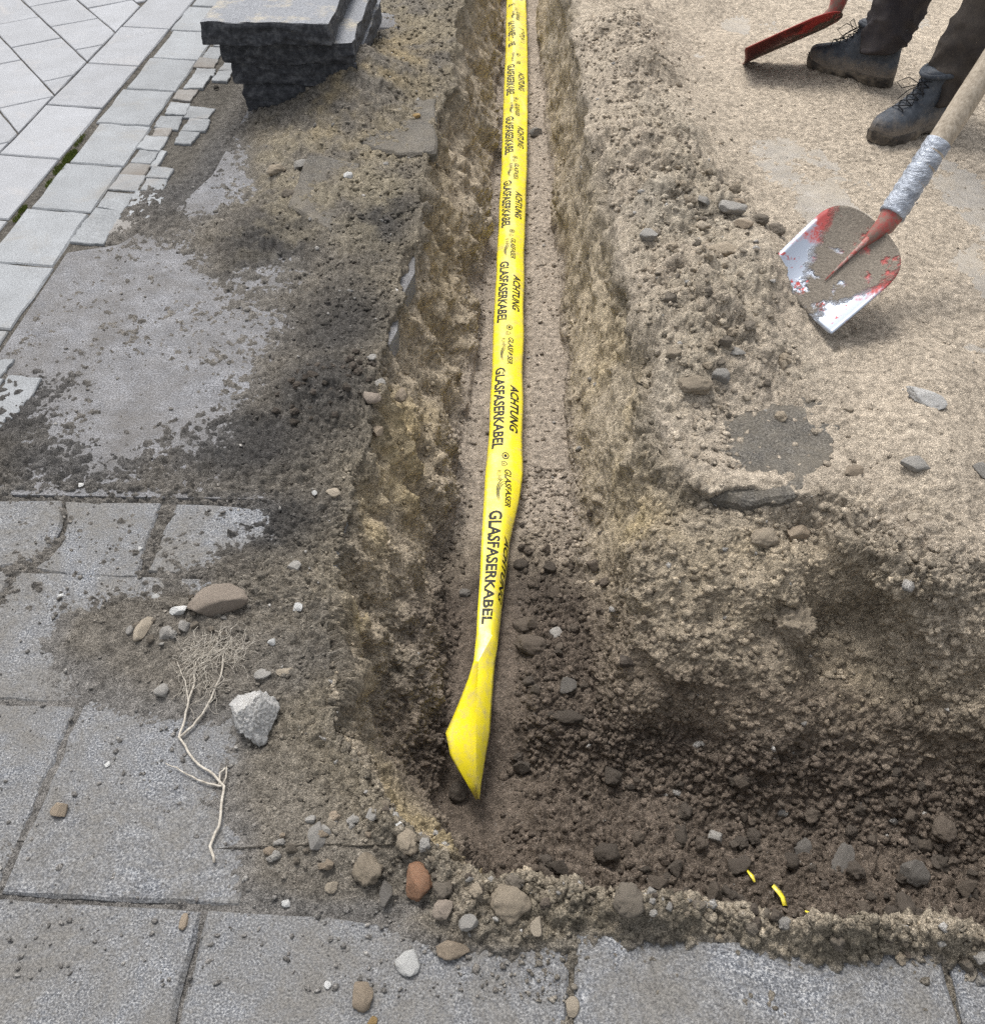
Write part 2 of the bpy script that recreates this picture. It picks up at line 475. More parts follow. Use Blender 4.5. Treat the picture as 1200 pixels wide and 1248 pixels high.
def base(X, Y):
    """smooth ground height and the trench mask (0 outside .. 1 on the floor)"""
    wob = 0.034 * fbm2(X, Y, 5.0, 3, 31, 0.55)
    wl_ = wob + 0.012 * vn2(Y, Y * 0 + 3.3, 11.0, 5)
    xl = itp(Y, LEFT_EDGE) + wl_; fl = itp(Y, LEFT_FLOOR) + wob * 0.5
    xr = itp(Y, RIGHT_EDGE) + wob * 1.3 + 0.01 * vn2(Y, Y * 0 + 9.3, 9.0, 6); fr = itp(Y, RIGHT_FLOOR) + wob * 0.5
    yn = itp(X, NEAR_EDGE) + wob * 1.1
    yf = itp(X, FAR_EDGE) + wob * 1.5; yb = itp(X, FAR_FLOOR) + wob
    tL = np.clip((X - xl) / (fl - xl), 0, 1)
    tR = np.clip((xr - X) / (xr - fr), 0, 1)
    tN = np.clip((Y - yn) / 0.11, 0, 1)
    tF = np.clip((yf - Y) / (yf - yb), 0, 1)
    pL = 0.55 * tL + 0.45 * (1 - (1 - tL) ** 1.7)
    pR = 0.35 * sst(0, 1, tR) + 0.65 * tR
    pN = 1 - (1 - tN) ** 1.8
    pF = 0.35 * sst(0, 1, tF) + 0.65 * tF ** 1.15
    d1 = pL * pR * pN
    d2 = pF * pN * pL * 1.2
    k = 14.0
    m = np.log(np.exp(k * d1) + np.exp(k * d2)) / k - math.log(2) / k * (1 - np.abs(d1 - d2))
    m = np.clip(m, 0, 1.22)
    m = np.where((d1 < 1e-4) & (d2 < 1e-4), 0, m)
    dep = DEPTH * m
    z = -dep
    out = 1 - np.clip(m * 6, 0, 1)               # only outside the trench
    # ---- dirt thickness on the left paving
    side = sst(0.0, 0.12, X - 0.5 * (xl + xr))   # 0 left, 1 right of the trench
    dist_l = xl - X
    cover = 0.0055 + 0.009 * fbm2(X, Y, 5.5, 7, 77, 0.68)
    bare = 0
    for e in BARE: bare = np.maximum(bare, ell(X, Y, e, 1.6))
    cover = cover - 0.0135 * bare
    dirty = 0
    for e in DIRTPATCH: dirty = np.maximum(dirty, ell(X, Y, e, 1.2))
    nearz = sst(1.50, 1.44, Y) * sst(-0.30, -0.36, X - 0.0) + sst(0.66, 0.60, Y)
    nearz = np.clip(nearz, 0, 1)
    c_near = -0.0055 - 0.004 * sst(0.60, 0.56, Y) + 0.0070 * fbm2(X, Y, 6.0, 7, 79, 0.7) + 0.019 * dirty
    cover = cover * (1 - nearz) + c_near * nearz
    cover = cover + 0.022 * sst(0.72, 0.84, Y) * np.exp(-np.clip(dist_l, 0, 9) / 0.085) * (0.6 + 0.5 * fbm2(X, Y, 9, 3, 5))
    slabzone = sst(-1.16, -1.26, X + 0.012 * vn2(X, Y, 9, 8) + 0.05 * sst(2.6, 2.0, Y))
    slabzone = np.maximum(slabzone, sst(-1.0, -1.12, X) * sst(2.75, 3.0, Y))
    # bank of excavated dirt on the far left side
    bank = sst(2.1, 2.9, Y) * sst(-1.0, -0.72, X) * (1 - slabzone)
    cover = cover + bank * (0.028 + 0.020 * fbm2(X, Y, 6, 4, 15))
    cover = cover + 0.15 * ell(X, Y, (-0.60, 3.52, 0.16, 0.26), 0.9)
    cover = cover + 0.07 * ell(X, Y, (-0.42, 4.9, 0.2, 0.9))
    cover = cover + 0.055 * ell(X, Y, (-0.4399, 1.7997, 0.1175, 0.1693), 1.0) * (1 + 0.6 * fbm2(X, Y, 14, 3, 19))
    cover = cover + 0.014 * ell(X, Y, (-0.6197, 1.123, 0.0897, 0.0761), 1.2)
    cover = cover + 0.020 * ell(X, Y, (-0.2391, 0.715, 0.1118, 0.066), 1.2)
    joint = -0.007
    cover = cover * (1 - slabzone) + joint * slabzone
    # ---- crumbly lip along the near edge of the cross trench
    dn = yn - Y
    lip = np.maximum(0.006, 0.036 + 0.075 * fbm2(X, Y, 7, 4, 51, 0.6)) * np.exp(-((dn - 0.024) / 0.032) ** 2) * sst(-0.28, -0.1, X)
    lip = lip + 0.008 * np.exp(-np.clip(dn, 0, 9) / 0.03) * sst(-0.3, -0.1, X)
    cover = cover + lip * sst(1.1, 0.95, Y)
    # ---- right: sand over the road, spoil ridge next to the trench
    dr = X - xr
    rb = 0
    for e in ROADBARE: rb = np.maximum(rb, ell(X, Y, e, 1.5))
    sand = 0.009 + 0.015 * fbm2(X, Y, 4.5, 7, 91, 0.62) - 0.013 * rb
    sand = sand + 0.010 * np.maximum(0, vn2(X + 0.4 * Y, Y * 0.4, 9, 41)) * sst(3.2, 4.0, Y)
    rid = np.exp(-(np.abs(dr - 0.17) / 0.20) ** 2.4) * (0.135 + 0.11 * fbm2(X, Y, 4.2, 4, 61, 0.6)) * (1 - 0.9 * ell(X, Y, (0.5312, 1.6902, 0.1988, 0.2128), 1.2)) * (0.75 + 0.25 * sst(3.6, 2.8, Y)) * (0.25 * sst(1.42, 1.6, Y) + 0.75 * sst(1.66, 2.1, Y))
    rid = rid * (1 - 0.7 * ell(X, Y, (0.8135, 2.3696, 0.1324, 0.233), 1.5))
    sand = sand + rid
    sand = sand + 0.075 * ell(X, Y, (0.637, 2.3628, 0.0993, 0.19), 1.1) + 0.035 * ell(X, Y, (0.5709, 2.7033, 0.1689, 0.2268), 1.2) + 0.03 * ell(X, Y, (0.3811, 1.9938, 0.1196, 0.1717), 1.2)
    sand = sand + 0.055 * ell(X, Y, (0.8771, 1.6486, 0.1065, 0.22), 1.2) + 0.030 * ell(X, Y, (0.9701, 1.9175, 0.087, 0.1464), 1.2)
    sand = sand + 0.05 * ell(X, Y, (0.6808, 4.6809, 0.1257, 0.2454), 1.1)
    sand = sand - 0.0165 * ell(X + 0.10 * fbm2(X, Y, 7, 4, 95), Y + 0.10 * fbm2(X, Y, 7, 4, 96), (0.5254, 1.676, 0.1727, 0.1854), 1.6)
    far_bank = np.exp(-np.clip(Y - yf, 0, 9) / 0.08) * 0.012 * (1 - ell(X, Y, (0.5189, 1.6346, 0.1952, 0.2189), 3.0))
    sand = sand + far_bank
    rightz = sst(-0.02, 0.02, dr) * sst(-0.05, 0.05, Y - np.minimum(yf, 1.3))
    surf = cover * (1 - rightz) + sand * rightz
    z = z + surf * out + (1 - out) * 0
    return z, m, out, rightz, slabzone, cover, rb, xl, xr, yn, yf

# ---- grid, finer where the camera stands closer
def rows():
    ys = np.linspace(0.30, 7.0, 6000)
    p = R(44); H = 1.4
    img = 1202 * (-ys * math.sin(p) + H * math.cos(p)) / (ys * math.cos(p) + H * math.sin(p))
    dens = np.abs(np.gradient(img, ys))
    dens *= 1 + 1.5 * np.exp(-((ys - 1.30) / 0.22) ** 4)
    dens += 60
    cum = np.concatenate([[0], np.cumsum((dens[1:] + dens[:-1]) / 2 * np.diff(ys))])
    y = np.interp(np.linspace(0, cum[-1], 1010), cum, ys)
    far = 7.0 + 0.03 * (1.17 ** np.arange(1, 40) - 1) / 0.17
    near = 0.30 - 0.004 * (1.25 ** np.arange(1, 26) - 1) / 0.25
    return np.concatenate([near[::-1], y, far])

NC_IN, NC_OUT = 940, 62
def col_x(y):
    yy = max(y, 0.3)
    xc = -0.039 * yy; hw = 1.16 * (0.485 + 0.359 * min(yy, 8)) + 0.04
    if yy < 1.6: hw = max(hw, 1.06)
    xs = np.linspace(xc - hw, xc + hw, 600)
    dens = 1 + 0.9 * np.exp(-((xs - 0.0) / 0.40) ** 6) * (1 if yy > 0.7 else 0.3)
    cum = np.concatenate([[0], np.cumsum((dens[1:] + dens[:-1]) / 2 * np.diff(xs))])
    x = np.interp(np.linspace(0, cum[-1], NC_IN), cum, xs)
    g = 0.0035 * (1.105 ** np.arange(1, NC_OUT + 1) - 1) / 0.105
    return np.concatenate([(x[0] - g)[::-1], x, x[-1] + g])

YS = rows()
XG = np.stack([col_x(y) for y in YS])
YG = np.repeat(YS[:, None], XG.shape[1], 1)
NR, NCOL = XG.shape
Z, TM, OUTM, RZ, SZ, COVER, RB, XLg, XRg, YNg, YFg = base(XG, YG)
TM = np.minimum(TM, 1.0)

def normals(Xa, Ya, Za):
    du = np.stack([np.gradient(a, axis=1) for a in (Xa, Ya, Za)], -1)
    dv = np.stack([np.gradient(a, axis=0) for a in (Xa, Ya, Za)], -1)
    n = np.cross(du, dv)
    n /= np.maximum(1e-9, np.linalg.norm(n, axis=-1, keepdims=True))
    return n

def blur(a, r):
    """box blur over the grid"""
    for ax in (0, 1):
        n_ = a.shape[ax]
        c = np.cumsum(np.concatenate([np.zeros_like(np.take(a, [0], ax)), a], ax), ax)
        hi = np.minimum(np.arange(n_) + r + 1, n_); lo = np.maximum(np.arange(n_) - r, 0)
        sh = [1] * a.ndim; sh[ax] = n_
        a = (np.take(c, hi, ax) - np.take(c, lo, ax)) / (hi - lo).reshape(sh)
    return a
def unit(n):
    return n / np.maximum(1e-9, np.linalg.norm(n, axis=-1, keepdims=True))
NB = unit(blur(normals(XG, YG, Z), 9))
steep = np.clip(1 - NB[..., 2], 0, 1)
X3, Y3, Z3 = XG, YG, Z
inner = TM > 0.02
# masks of soil kinds -------------------------------------------------------
def fbm3(f, octs, seed, gain=0.6):
    t = 0; a = 1.0; tot = 0
    for k in range(octs):
        t = t + a * vn3(XG, YG, Z, f, seed + 13 * k); tot += a; a *= gain; f *= 2.1
    return t / tot
nz1 = fbm3(3.0, 4, 201)
nz2 = fbm3(8.0, 4, 221)
wz = fbm3(2.6, 3, 241, 0.5)
dark_floor = sst(0.86, 0.98, TM) * sst(1.80, 1.52, YG + 0.12 * nz2)
cross = sst(1.62, 1.42, YG + 0.06 * nz1) * sst(0.15, 0.75, TM)
left_wall = inner * sst(0.02, -0.06, XG + 0.07) * sst(0.05, 0.2, steep)
loose_out = np.clip(np.exp(-np.clip(XLg - XG, 0, 9) / 0.085) + np.exp(-np.clip(YNg - YG, 0, 9) / 0.035), 0, 1) * OUTM * (1 - RZ) * (1 - SZ)
loose_out = np.maximum(loose_out, ell(XG, YG, (-0.4494, 1.7993, 0.1422, 0.1847), 1.4) * (1 - SZ))
loose_out = np.maximum(loose_out, sst(2.2, 2.8, YG) * sst(-0.95, -0.75, XG) * OUTM * (1 - RZ))
ridge = np.exp(-(np.abs(XG - XRg - 0.17) / 0.22) ** 2.4) * RZ * sst(1.4, 1.7, YG) * (0.35 + 0.65 * sst(3.5, 2.7, YG))
ridge = np.maximum(ridge, 0.8 * np.exp(-np.clip(YG - YFg, 0, 9) / 0.12) * RZ)
ridge = np.clip(ridge, 0, 1) * (1 - 0.95 * ell(XG, YG, (0.529, 1.6762, 0.1799, 0.2109), 3.0))

# ---- displacement along the normal
wall = sst(0.08, 0.5, steep) * inner
D = np.zeros_like(Z, dtype=np.float32)
# big lumps and shear planes of the cut faces
big = vn3(X3, Y3, Z3 * 0.8, 6.5, 301) * 0.55 + vn3(X3, Y3, Z3, 14.0, 302) * 0.3 + vn3(X3, Y3, Z3, 30.0, 303) * 0.2
D += wall * (0.030 * big + 0.030 * vn3(X3, Y3, Z3, 4.0, 309))
D += left_wall * wall * (0.045 * (0.45 - np.abs(vn3(X3, Y3 * 1.3, Z3 * 0.6, 9.0, 312))) + 0.016 * vn3(X3, Y3, Z3, 24.0, 313))
corner = ell(XG, YG, (0.55, 1.36, 0.5, 0.26), 1.5) * inner
D += corner * wall * (0.065 * vn3(X3, Y3, Z3, 6.0, 321) + 0.030 * vn3(X3, Y3, Z3, 13.0, 322) + 0.006 * vn3(X3, Y3, Z3, 27.0, 323))
bump_ = lambda c, w: np.exp(-((TM - c) / w) ** 2)
belly = ell(XG, YG, (0.55, 1.22, 0.45, 0.30), 1.6) * sst(0.2, 0.3, XG)
D += belly * (0.035 * bump_(0.62, 0.16) - 0.035 * bump_(0.93, 0.08)) * (0.5 + 1.3 * nz1)
for e, dd in (((0.6412, 1.2868, 0.074, 0.096), 0.07), ((0.5939, 1.4661, 0.0642, 0.0532), 0.05), ((0.4225, 1.5177, 0.0687, 0.0352), 0.03), ((-0.2043, 1.6066, 0.0416, 0.1207), 0.06)):
    D -= dd * ell(XG, YG, e, 1.3) * inner
X3 = XG + NB[..., 0] * D; Y3 = YG + NB[..., 1] * D; Z3 = Z + NB[..., 2] * D
NB = unit(blur(normals(X3, Y3, Z3), 3))
D = np.zeros_like(Z, dtype=np.float32)
def bil(f, seed):                       # billowed noise: rounded crumbs with sharp creases
    return np.abs(vn3(X3, Y3, Z3, f, seed)) * 2.0 - 0.6
b20, b42, b90, b180 = bil(19.0, 331), bil(42.0, 332), bil(90.0, 333), bil(185.0, 334)
sandy = RZ * OUTM
floor_m = sst(0.6, 0.9, TM)
dirt_l = OUTM * (1 - RZ) * (1 - SZ)
rough_m = sst(-0.15, 0.35, vn3(X3, Y3, Z3, 7.0, 361) + 0.5 * vn3(X3, Y3, Z3, 15.0, 362))
wall_r = wall * (0.25 + 0.75 * rough_m); ridge_r = ridge * (0.3 + 0.7 * rough_m)
D += b20 * (0.014 * ridge_r + 0.006 * dark_floor + 0.002 * sandy)
D += b42 * (0.009 * ridge_r + 0.005 * dark_floor + 0.006 * loose_out + 0.0015 * floor_m + 0.0022 * sandy)
D += wall * (0.010 * vn3(X3, Y3, Z3, 23.0, 371) + 0.007 * vn3(X3, Y3, Z3, 46.0, 372) * (0.3 + rough_m) + 0.0055 * vn3(X3, Y3, Z3, 92.0, 373) * (0.4 + rough_m) + 0.0035 * vn3(X3, Y3, Z3, 170.0, 374))
D += b90 * (0.005 * ridge_r + 0.003 * wall_r + 0.005 * dark_floor + 0.0045 * loose_out + 0.0022 * floor_m + 0.0016 * sandy + 0.0010 * dirt_l)
D += b180 * (0.0024 * ridge + 0.0036 * wall + 0.0025 * dark_floor + 0.0022 * loose_out + 0.0012 * floor_m + 0.0012 * sandy + 0.0014 * dirt_l)
D += vn3(X3, Y3, Z3, 330.0, 342) * (0.0010 + 0.0008 * np.clip(loose_out + ridge + wall + dark_floor, 0, 1)) * (1 - SZ)
# clods
wx_ = 0.010 * vn3(X3, Y3, Z3, 60.0, 351); wy_ = 0.010 * vn3(X3, Y3, Z3, 60.0, 352)
sel = (TM > 0.03) & (YG < 4.5)
c3 = np.zeros_like(D)
c3[sel] = clods3((X3 + wx_)[sel].astype(np.float32), (Y3 + wy_)[sel].astype(np.float32), (Z3 + wx_)[sel].astype(np.float32), 0.034, 401, 0.7, 0.12, 0.6)
D += c3 * (0.16 * wall + 0.10 * dark_floor + 0.10 * cross * (1 - wall * 0.5)) * (0.4 + 0.6 * sst(-0.2, 0.3, nz2))
co = clods2(XG + wx_ * 0.7, YG + wy_ * 0.7, 0.022, 411, 0.7, 0.12, 0.55)
D += co * (0.20 * np.clip(loose_out + ridge, 0, 1)) * sst(-0.25, 0.25, nz2)
co2 = clods2(XG + wx_ * 1.4, YG + wy_ * 1.4, 0.055, 421, 0.6, 0.12, 0.5)
co3 = clods2(XG + wx_ * 2.5 + 0.02 * nz2, YG + wy_ * 2.5 + 0.02 * nz1, 0.13, 431, 0.75, 0.15, 0.5)
D += co3 * 0.40 * ridge_r * sst(1.5, 1.8, YG) * sst(3.8, 2.8, YG)
D += co2 * (0.40 * ridge_r * sst(1.5, 1.8, YG) * sst(4.2, 3.0, YG)) * sst(-0.2, 0.3, nz1)
tm_ = sst(0.11, 0.07, np.abs(XG + 0.06)) * sst(0.90, 1.0, YG) * floor_m
D = D * (1 - 0.85 * tm_) - 0.014 * tm_

PX = X3 + NB[..., 0] * D
PY = Y3 + NB[..., 1] * D
PZ = Z3 + NB[..., 2] * D

# ---- soil colours by place and by depth in the trench
def C3(*c): return np.array(c, np.float32)
c_dirt = C3(0.195, 0.176, 0.150); c_dark = C3(0.078, 0.074, 0.070); c_sand = C3(0.47, 0.402, 0.318); c_sand2 = C3(0.42, 0.362, 0.28)
c_wall = C3(0.44, 0.37, 0.275); c_clay = C3(0.48, 0.38, 0.21); c_floor = C3(0.41, 0.35, 0.285); c_brown = C3(0.128, 0.106, 0.087); c_grey = C3(0.35, 0.315, 0.26)
def mixc(col, c, w): return col + (c - col) * w[..., None]
col = np.zeros((NR, NCOL, 3), np.float32) + c_dirt
dk = 0
for e in DARK: dk = np.maximum(dk, ell(XG, YG, e, 1.3))
left_out = OUTM * (1 - RZ)
col = mixc(col, c_dark, np.clip(dk * 1.1 + 0.4 * nz2 * dk, 0, 1) * left_out)
lb = sst(2.1, 2.9, YG) * sst(-1.0, -0.75, XG) * left_out
col = mixc(col, C3(0.28, 0.245, 0.18), lb * sst(-0.35, 0.25, nz2 + 0.4 * nz1) * 0.9)
col = mixc(col, C3(0.33, 0.26, 0.155), ell(XG, YG, (-0.62, 3.6, 0.25, 0.5), 1.3) * sst(-0.4, 0.3, nz2) * left_out)
edge_sand = np.exp(-np.clip(XLg - XG, 0, 9) / 0.10) * left_out * sst(-0.1, 0.4, nz1 + 0.3) * (1 - 0.8 * dk)
col = mixc(col, C3(0.25, 0.215, 0.16), edge_sand * 0.8)
lipm = np.exp(-np.clip(YNg - YG, 0, 9) / 0.10) * left_out * sst(-0.3, 0.0, XG)
col = mixc(col, C3(0.34, 0.29, 0.222), lipm * sst(-0.5, 0.2, nz2))
col = mixc(col, C3(0.12, 0.11, 0.095), SZ)
thin = sst(0.010, 0.001, COVER) * left_out * (1 - SZ) * (1 - 0.5 * loose_out)
col = mixc(col, C3(0.205, 0.200, 0.196), thin * 0.6)
rr = RZ * OUTM
col = mixc(col, c_sand, rr)
col = mixc(col, c_sand2, rr * np.clip(ridge * 1.1, 0, 1) * sst(-0.4, 0.3, nz2 + 0.5 * nz1))
col = mixc(col, c_grey, rr * ridge * sst(0.0, 0.5, nz1) * 0.8)
inm = 1 - OUTM
col = mixc(col, c_wall, inm)
clay = inm * wall * sst(0.05, 0.35, wz + 0.25 * nz2) * sst(0.75, 0.45, TM) * (0.35 + 0.65 * sst(2.6, 1.9, YG))
col = mixc(col, c_clay, clay * 0.7)
col = mixc(col, c_grey, inm * wall * sst(0.1, 0.4, -wz) * 0.6)
col = mixc(col, C3(0.48, 0.41, 0.31), inm * sst(0.05, 0.12, XG) * sst(0.95, 0.3, TM) * sst(1.45, 1.7, YG) * (0.75 - 0.5 * clay))
col = mixc(col, c_floor, sst(0.80, 0.95, TM) * (1 - dark_floor))
col = mixc(col, c_brown, np.clip(np.maximum(dark_floor, cross * sst(0.86, 1.0, TM + 0.08 * nz2)), 0, 1))
col = mixc(col, C3(0.31, 0.262, 0.20), cross * (1 - sst(0.4, 0.95, TM)) * 0.75)
col = mixc(col, C3(0.18, 0.145, 0.115), cross * sst(0.45, 0.75, TM + 0.2 * nz2) * 0.7)  # cut bank turns a darker brown towards its foot
col = mixc(col, c_sand, inm * ell(XG, YG, (0.842, 1.4439, 0.0931, 0.2631), 1.5) * sst(0.85, 0.5, TM) * sst(-0.7, -0.1, nz2) * 0.95)
col = col * (1 + 0.16 * nz2 + 0.10 * nz1)[..., None]
col = np.clip(col, 0.02, 0.75)

ground_me = mesh_np('ground', np.stack([PX, PY, PZ], -1).reshape(-1, 3), grid_faces(NR, NCOL), True, col.reshape(-1, 3))
ground = obj('ground', ground_me, M['soil'])
tag(ground, kind='structure')
ground['label'] = 'sandy and dark earth with an open trench turning right'

def gidx(x, y):
    r = int(np.clip(np.searchsorted(YS, y), 0, NR - 1))
    c = int(np.clip(np.searchsorted(XG[r], x), 0, NCOL - 1))
    return r, c
from mathutils.bvhtree import BVHTree
_r = np.unique(np.concatenate([np.arange(0, NR, 3), [NR - 1]])); _c = np.unique(np.concatenate([np.arange(0, NCOL, 3), [NCOL - 1]]))
_P = np.stack([blur(PX, 1), blur(PY, 1), blur(PZ, 1)], -1)[np.ix_(_r, _c)].reshape(-1, 3)
BVH = BVHTree.FromPolygons(_P.tolist(), grid_faces(len(_r), len(_c)).tolist())
def gz(x, y):
    h = BVH.ray_cast(Vector((float(x), float(y), 2.0)), Vector((0, 0, -1)))
    if h[0] is not None: return h[0].z
    r, c = gidx(x, y)
    return float(PZ[r, c])
def gcol(x, y):
    r, c = gidx(x, y)
    return col[r, c]
def gnorm(x, y):
    r, c = gidx(x, y)
    return Vector(NB[r, c].tolist())

# ------------------------------------------------------------------ paving: slabs, setts, pavers as single pieces
def prism(name, pts, z, th, mat, parent, bev=0.004, seg=4, jit=0.0012, tilt=0.0012, wear=1.0):
    """a slab with softened arris and slightly uneven edges; pts counter-clockwise or not"""
    n = len(pts)
    area = sum(pts[i][0] * pts[(i + 1) % n][1] - pts[(i + 1) % n][0] * pts[i][1] for i in range(n))
    if area < 0: pts = pts[::-1]
    cx = sum(p[0] for p in pts) / n; cy = sum(p[1] for p in pts) / n
    tx, ty = random.uniform(-tilt, tilt) * 6, random.uniform(-tilt, tilt) * 6
    ring = []
    for i in range(n):
        a, b = Vector(pts[i]), Vector(pts[(i + 1) % n])
        nrm = Vector((b.y - a.y, a.x - b.x))
        if nrm.length > 0: nrm.normalize()
        for k in range(seg):
            t = k / seg
            if k == 0: t = 0.0
            p = a.lerp(b, t)
            p = p + nrm * random.uniform(-jit, jit) * (1 if k else 0.3)
            ring.append((p, random.uniform(0.6, 1.6) * wear))
    m = len(ring)
    bm = bmesh.new()
    cen = Vector((cx, cy))
    L = []
    for kind in range(4):
        lv = []
        for p, w in ring:
            d = (cen - p)
            if d.length > 0: d.normalize()
            if kind == 0: q, zz = p, -th
            elif kind == 1: q, zz = p, -bev * w
            elif kind == 2: q, zz = p + d * bev * w * 0.9, -bev * 0.12
            else: q, zz = p + d * bev * 3.2, 0.0
            zz += (q.x - cx) * tx + (q.y - cy) * ty
            lv.append(bm.verts.new((q.x - cx, q.y - cy, zz)))
        L.append(lv)
    for a, b in zip(L[:-1], L[1:]):
        for i in range(m):
            bm.faces.new((a[i], a[(i + 1) % m], b[(i + 1) % m], b[i]))
    bm.faces.new(L[-1])
    bm.faces.new(L[0][::-1])
    me = from_bm(name, bm)
    return obj(name, me, mat, parent, (cx, cy, z))

pavement = bpy.data.objects.new('pavement', None)
C.objects.link(pavement)
tag(pavement, kind='structure')
pavement['label'] = 'paved footway of pale slabs, granite slabs and small setts'

def clip_poly(poly, a, b):
    """keep the part of poly left of the directed line a->b"""
    out = []
    def s(p): return (b[0] - a[0]) * (p[1] - a[1]) - (b[1] - a[1]) * (p[0] - a[0])
    for i in range(len(poly)):
        p, q = poly[i], poly[(i + 1) % len(poly)]
        sp, sq = s(p), s(q)
        if sp >= 0: out.append(p)
        if sp * sq < 0:
            t = sp / (sp - sq)
            out.append((p[0] + (q[0] - p[0]) * t, p[1] + (q[1] - p[1]) * t))
    return out

# row 1 (pale) and row 2 (granite); joints run a little askew
def xr1(y): return -1.5335 + (y - 2.609) * 0.0150
def xl1(y): return -1.7361 + (y - 3.08) * 0.0175
y0 = 3.047 - 0.4105 * 3
for k in range(14):
    ya, yb_ = y0 + 0.4105 * k + 0.004, y0 + 0.4105 * (k + 1) - 0.004
    pts = [(xl1(ya), ya + 0.026), (xr1(ya), ya), (xr1(yb_), yb_), (xl1(yb_), yb_ + 0.026)]
    prism('paving_slab', pts, 0.0, 0.07, M['slab_light'], pavement)
y0 = 2.6874 - 0.3118 * 6
for k in range(20):
    ya, yb_ = y0 + 0.3118 * k + 0.004, y0 + 0.3118 * (k + 1) - 0.004
    e = 0.010 * math.sin(k * 2.1)
    x0, x1 = -1.494 + e, -1.304 + 0.4 * e
    pts = [(x0, ya + 0.022), (x1, ya), (x1, yb_), (x0, yb_ + 0.022)]
    prism('paving_slab', pts, 0.0, 0.07, M['slab_granite'], pavement, bev=0.005, jit=0.003)
# diagonal field
tdir = Vector((0.595, -0.804)).normalized(); ndir = Vector((0.804, 0.595)).normalized()
nL1 = Vector((-1.7269, 3.5638)).dot(ndir)
wst = 0.2030
sjoint = {-1: -3.889, 0: -4.487, 1: -4.641, 2: -4.79}
for st in range(-9, 9):
    n0 = nL1 + st * wst + 0.003; n1 = nL1 + (st + 1) * wst - 0.003
    s = sjoint.get(st, -4.5 + 0.13 * st)
    cuts = [s]
    big_ = [0.313, 0.433] if st % 2 == 0 else [0.313, 0.326]
    if st == -1: big_ = [0.44, 0.31]
    for k in range(8): cuts.append(cuts[-1] + big_[(k + 1) % 2])
    c2 = [s]
    for k in range(10): c2.append(c2[-1] - big_[k % 2])
    cuts = sorted(set(c2 + cuts))
    for a, b in zip(cuts[:-1], cuts[1:]):
        a += 0.003; b -= 0.003
        poly = [tuple(tdir * a + ndir * n0), tuple(tdir * b + ndir * n0), tuple(tdir * b + ndir * n1), tuple(tdir * a + ndir * n1)]
        poly = clip_poly(poly, (xl1(2) - 0.007, 2.0), (xl1(6) - 0.007, 6.0))
        if len(poly) < 3: continue
        xs = [p[0] for p in poly]; ys_ = [p[1] for p in poly]
        if max(xs) < -3.6 or min(ys_) > 7.0 or max(ys_) < 1.9: continue
        ar = abs(sum(poly[i][0] * poly[(i + 1) % len(poly)][1] - poly[(i + 1) % len(poly)][0] * poly[i][1] for i in range(len(poly)))) / 2
        if ar < 0.002: continue
        prism('paving_slab', poly, 0.0, 0.07, M['slab_light'], pavement, bev=0.003)

# small setts: x, y, half width, half depth
SETTS = [(-1.2389, 4.1267, 0.0364, 0.0558), (-1.2585, 4.0155, 0.0308, 0.0536), (-1.2582, 3.9094, 0.0381, 0.0515), (-1.1594, 3.8703, 0.0315, 0.0423), (-1.2434, 3.8121, 0.0405, 0.0372), (-1.1661, 3.7778, 0.0279, 0.049), (-1.2424, 3.7098, 0.0336, 0.0635), (-1.1946, 4.0361, 0.0195, 0.045),
         (-1.2573, 3.5916, 0.0358, 0.0493), (-1.2502, 3.465, 0.0378, 0.0576), (-1.1684, 3.432, 0.0448, 0.0497), (-1.2519, 3.3443, 0.044, 0.0514), (-1.1503, 3.3275, 0.0438, 0.051), (-1.2518, 3.2626, 0.0265, 0.0364), (-1.258, 3.1771, 0.0424, 0.051), (-1.1588, 3.2199, 0.0331, 0.0454),
         (-1.2515, 3.0704, 0.0321, 0.0486), (-1.2026, 3.06, 0.0107, 0.0544), (-1.2539, 2.98, 0.038, 0.0466), (-1.1688, 2.9598, 0.0404, 0.0375), (-1.252, 2.8877, 0.0475, 0.0502), (-1.1652, 2.8741, 0.0345, 0.0444), (-1.2559, 2.7613, 0.0448, 0.0579), (-1.162, 2.7756, 0.0462, 0.0476),
         (-1.254, 2.6626, 0.0474, 0.0501), (-1.1526, 2.6767, 0.0341, 0.0429), (-1.1743, 2.5959, 0.0358, 0.0387), (-1.2577, 2.5634, 0.0486, 0.062), (-1.18, 1.8242, 0.0424, 0.0441), (-1.1773, 1.7434, 0.0319, 0.0359), (-1.2515, 1.8899, 0.0157, 0.0393), (-1.2602, 1.8052, 0.0345, 0.0435), (-1.197, 1.6802, 0.0332, 0.0373), (-1.2504, 1.7135, 0.0335, 0.0411)]
DIRTY = {2, 8, 13, 18, 26}
for i, (x, y, rx, ry) in enumerate(SETTS):
    rx *= 1.0; ry *= 0.98
    jx, jy = rx * 0.20, ry * 0.20
    pts = []
    for cx_, cy_ in ((-1, -1), (1, -1), (1, 1), (-1, 1)):
        px_ = rx * cx_ + random.uniform(-jx, jx) * 0.8; py_ = ry * cy_ + random.uniform(-jy, jy)
        pts.append((x + px_, y + py_ - 0.12 * px_))
    z = 0.002 + random.uniform(-0.002, 0.003)
    if y < 2.0: z = 0.008
    prism('granite_sett', pts, z, 0.06, M['sett_dirty' if i in DIRTY else 'sett'], pavement, bev=0.0022, seg=5, jit=0.0028, tilt=0.003)

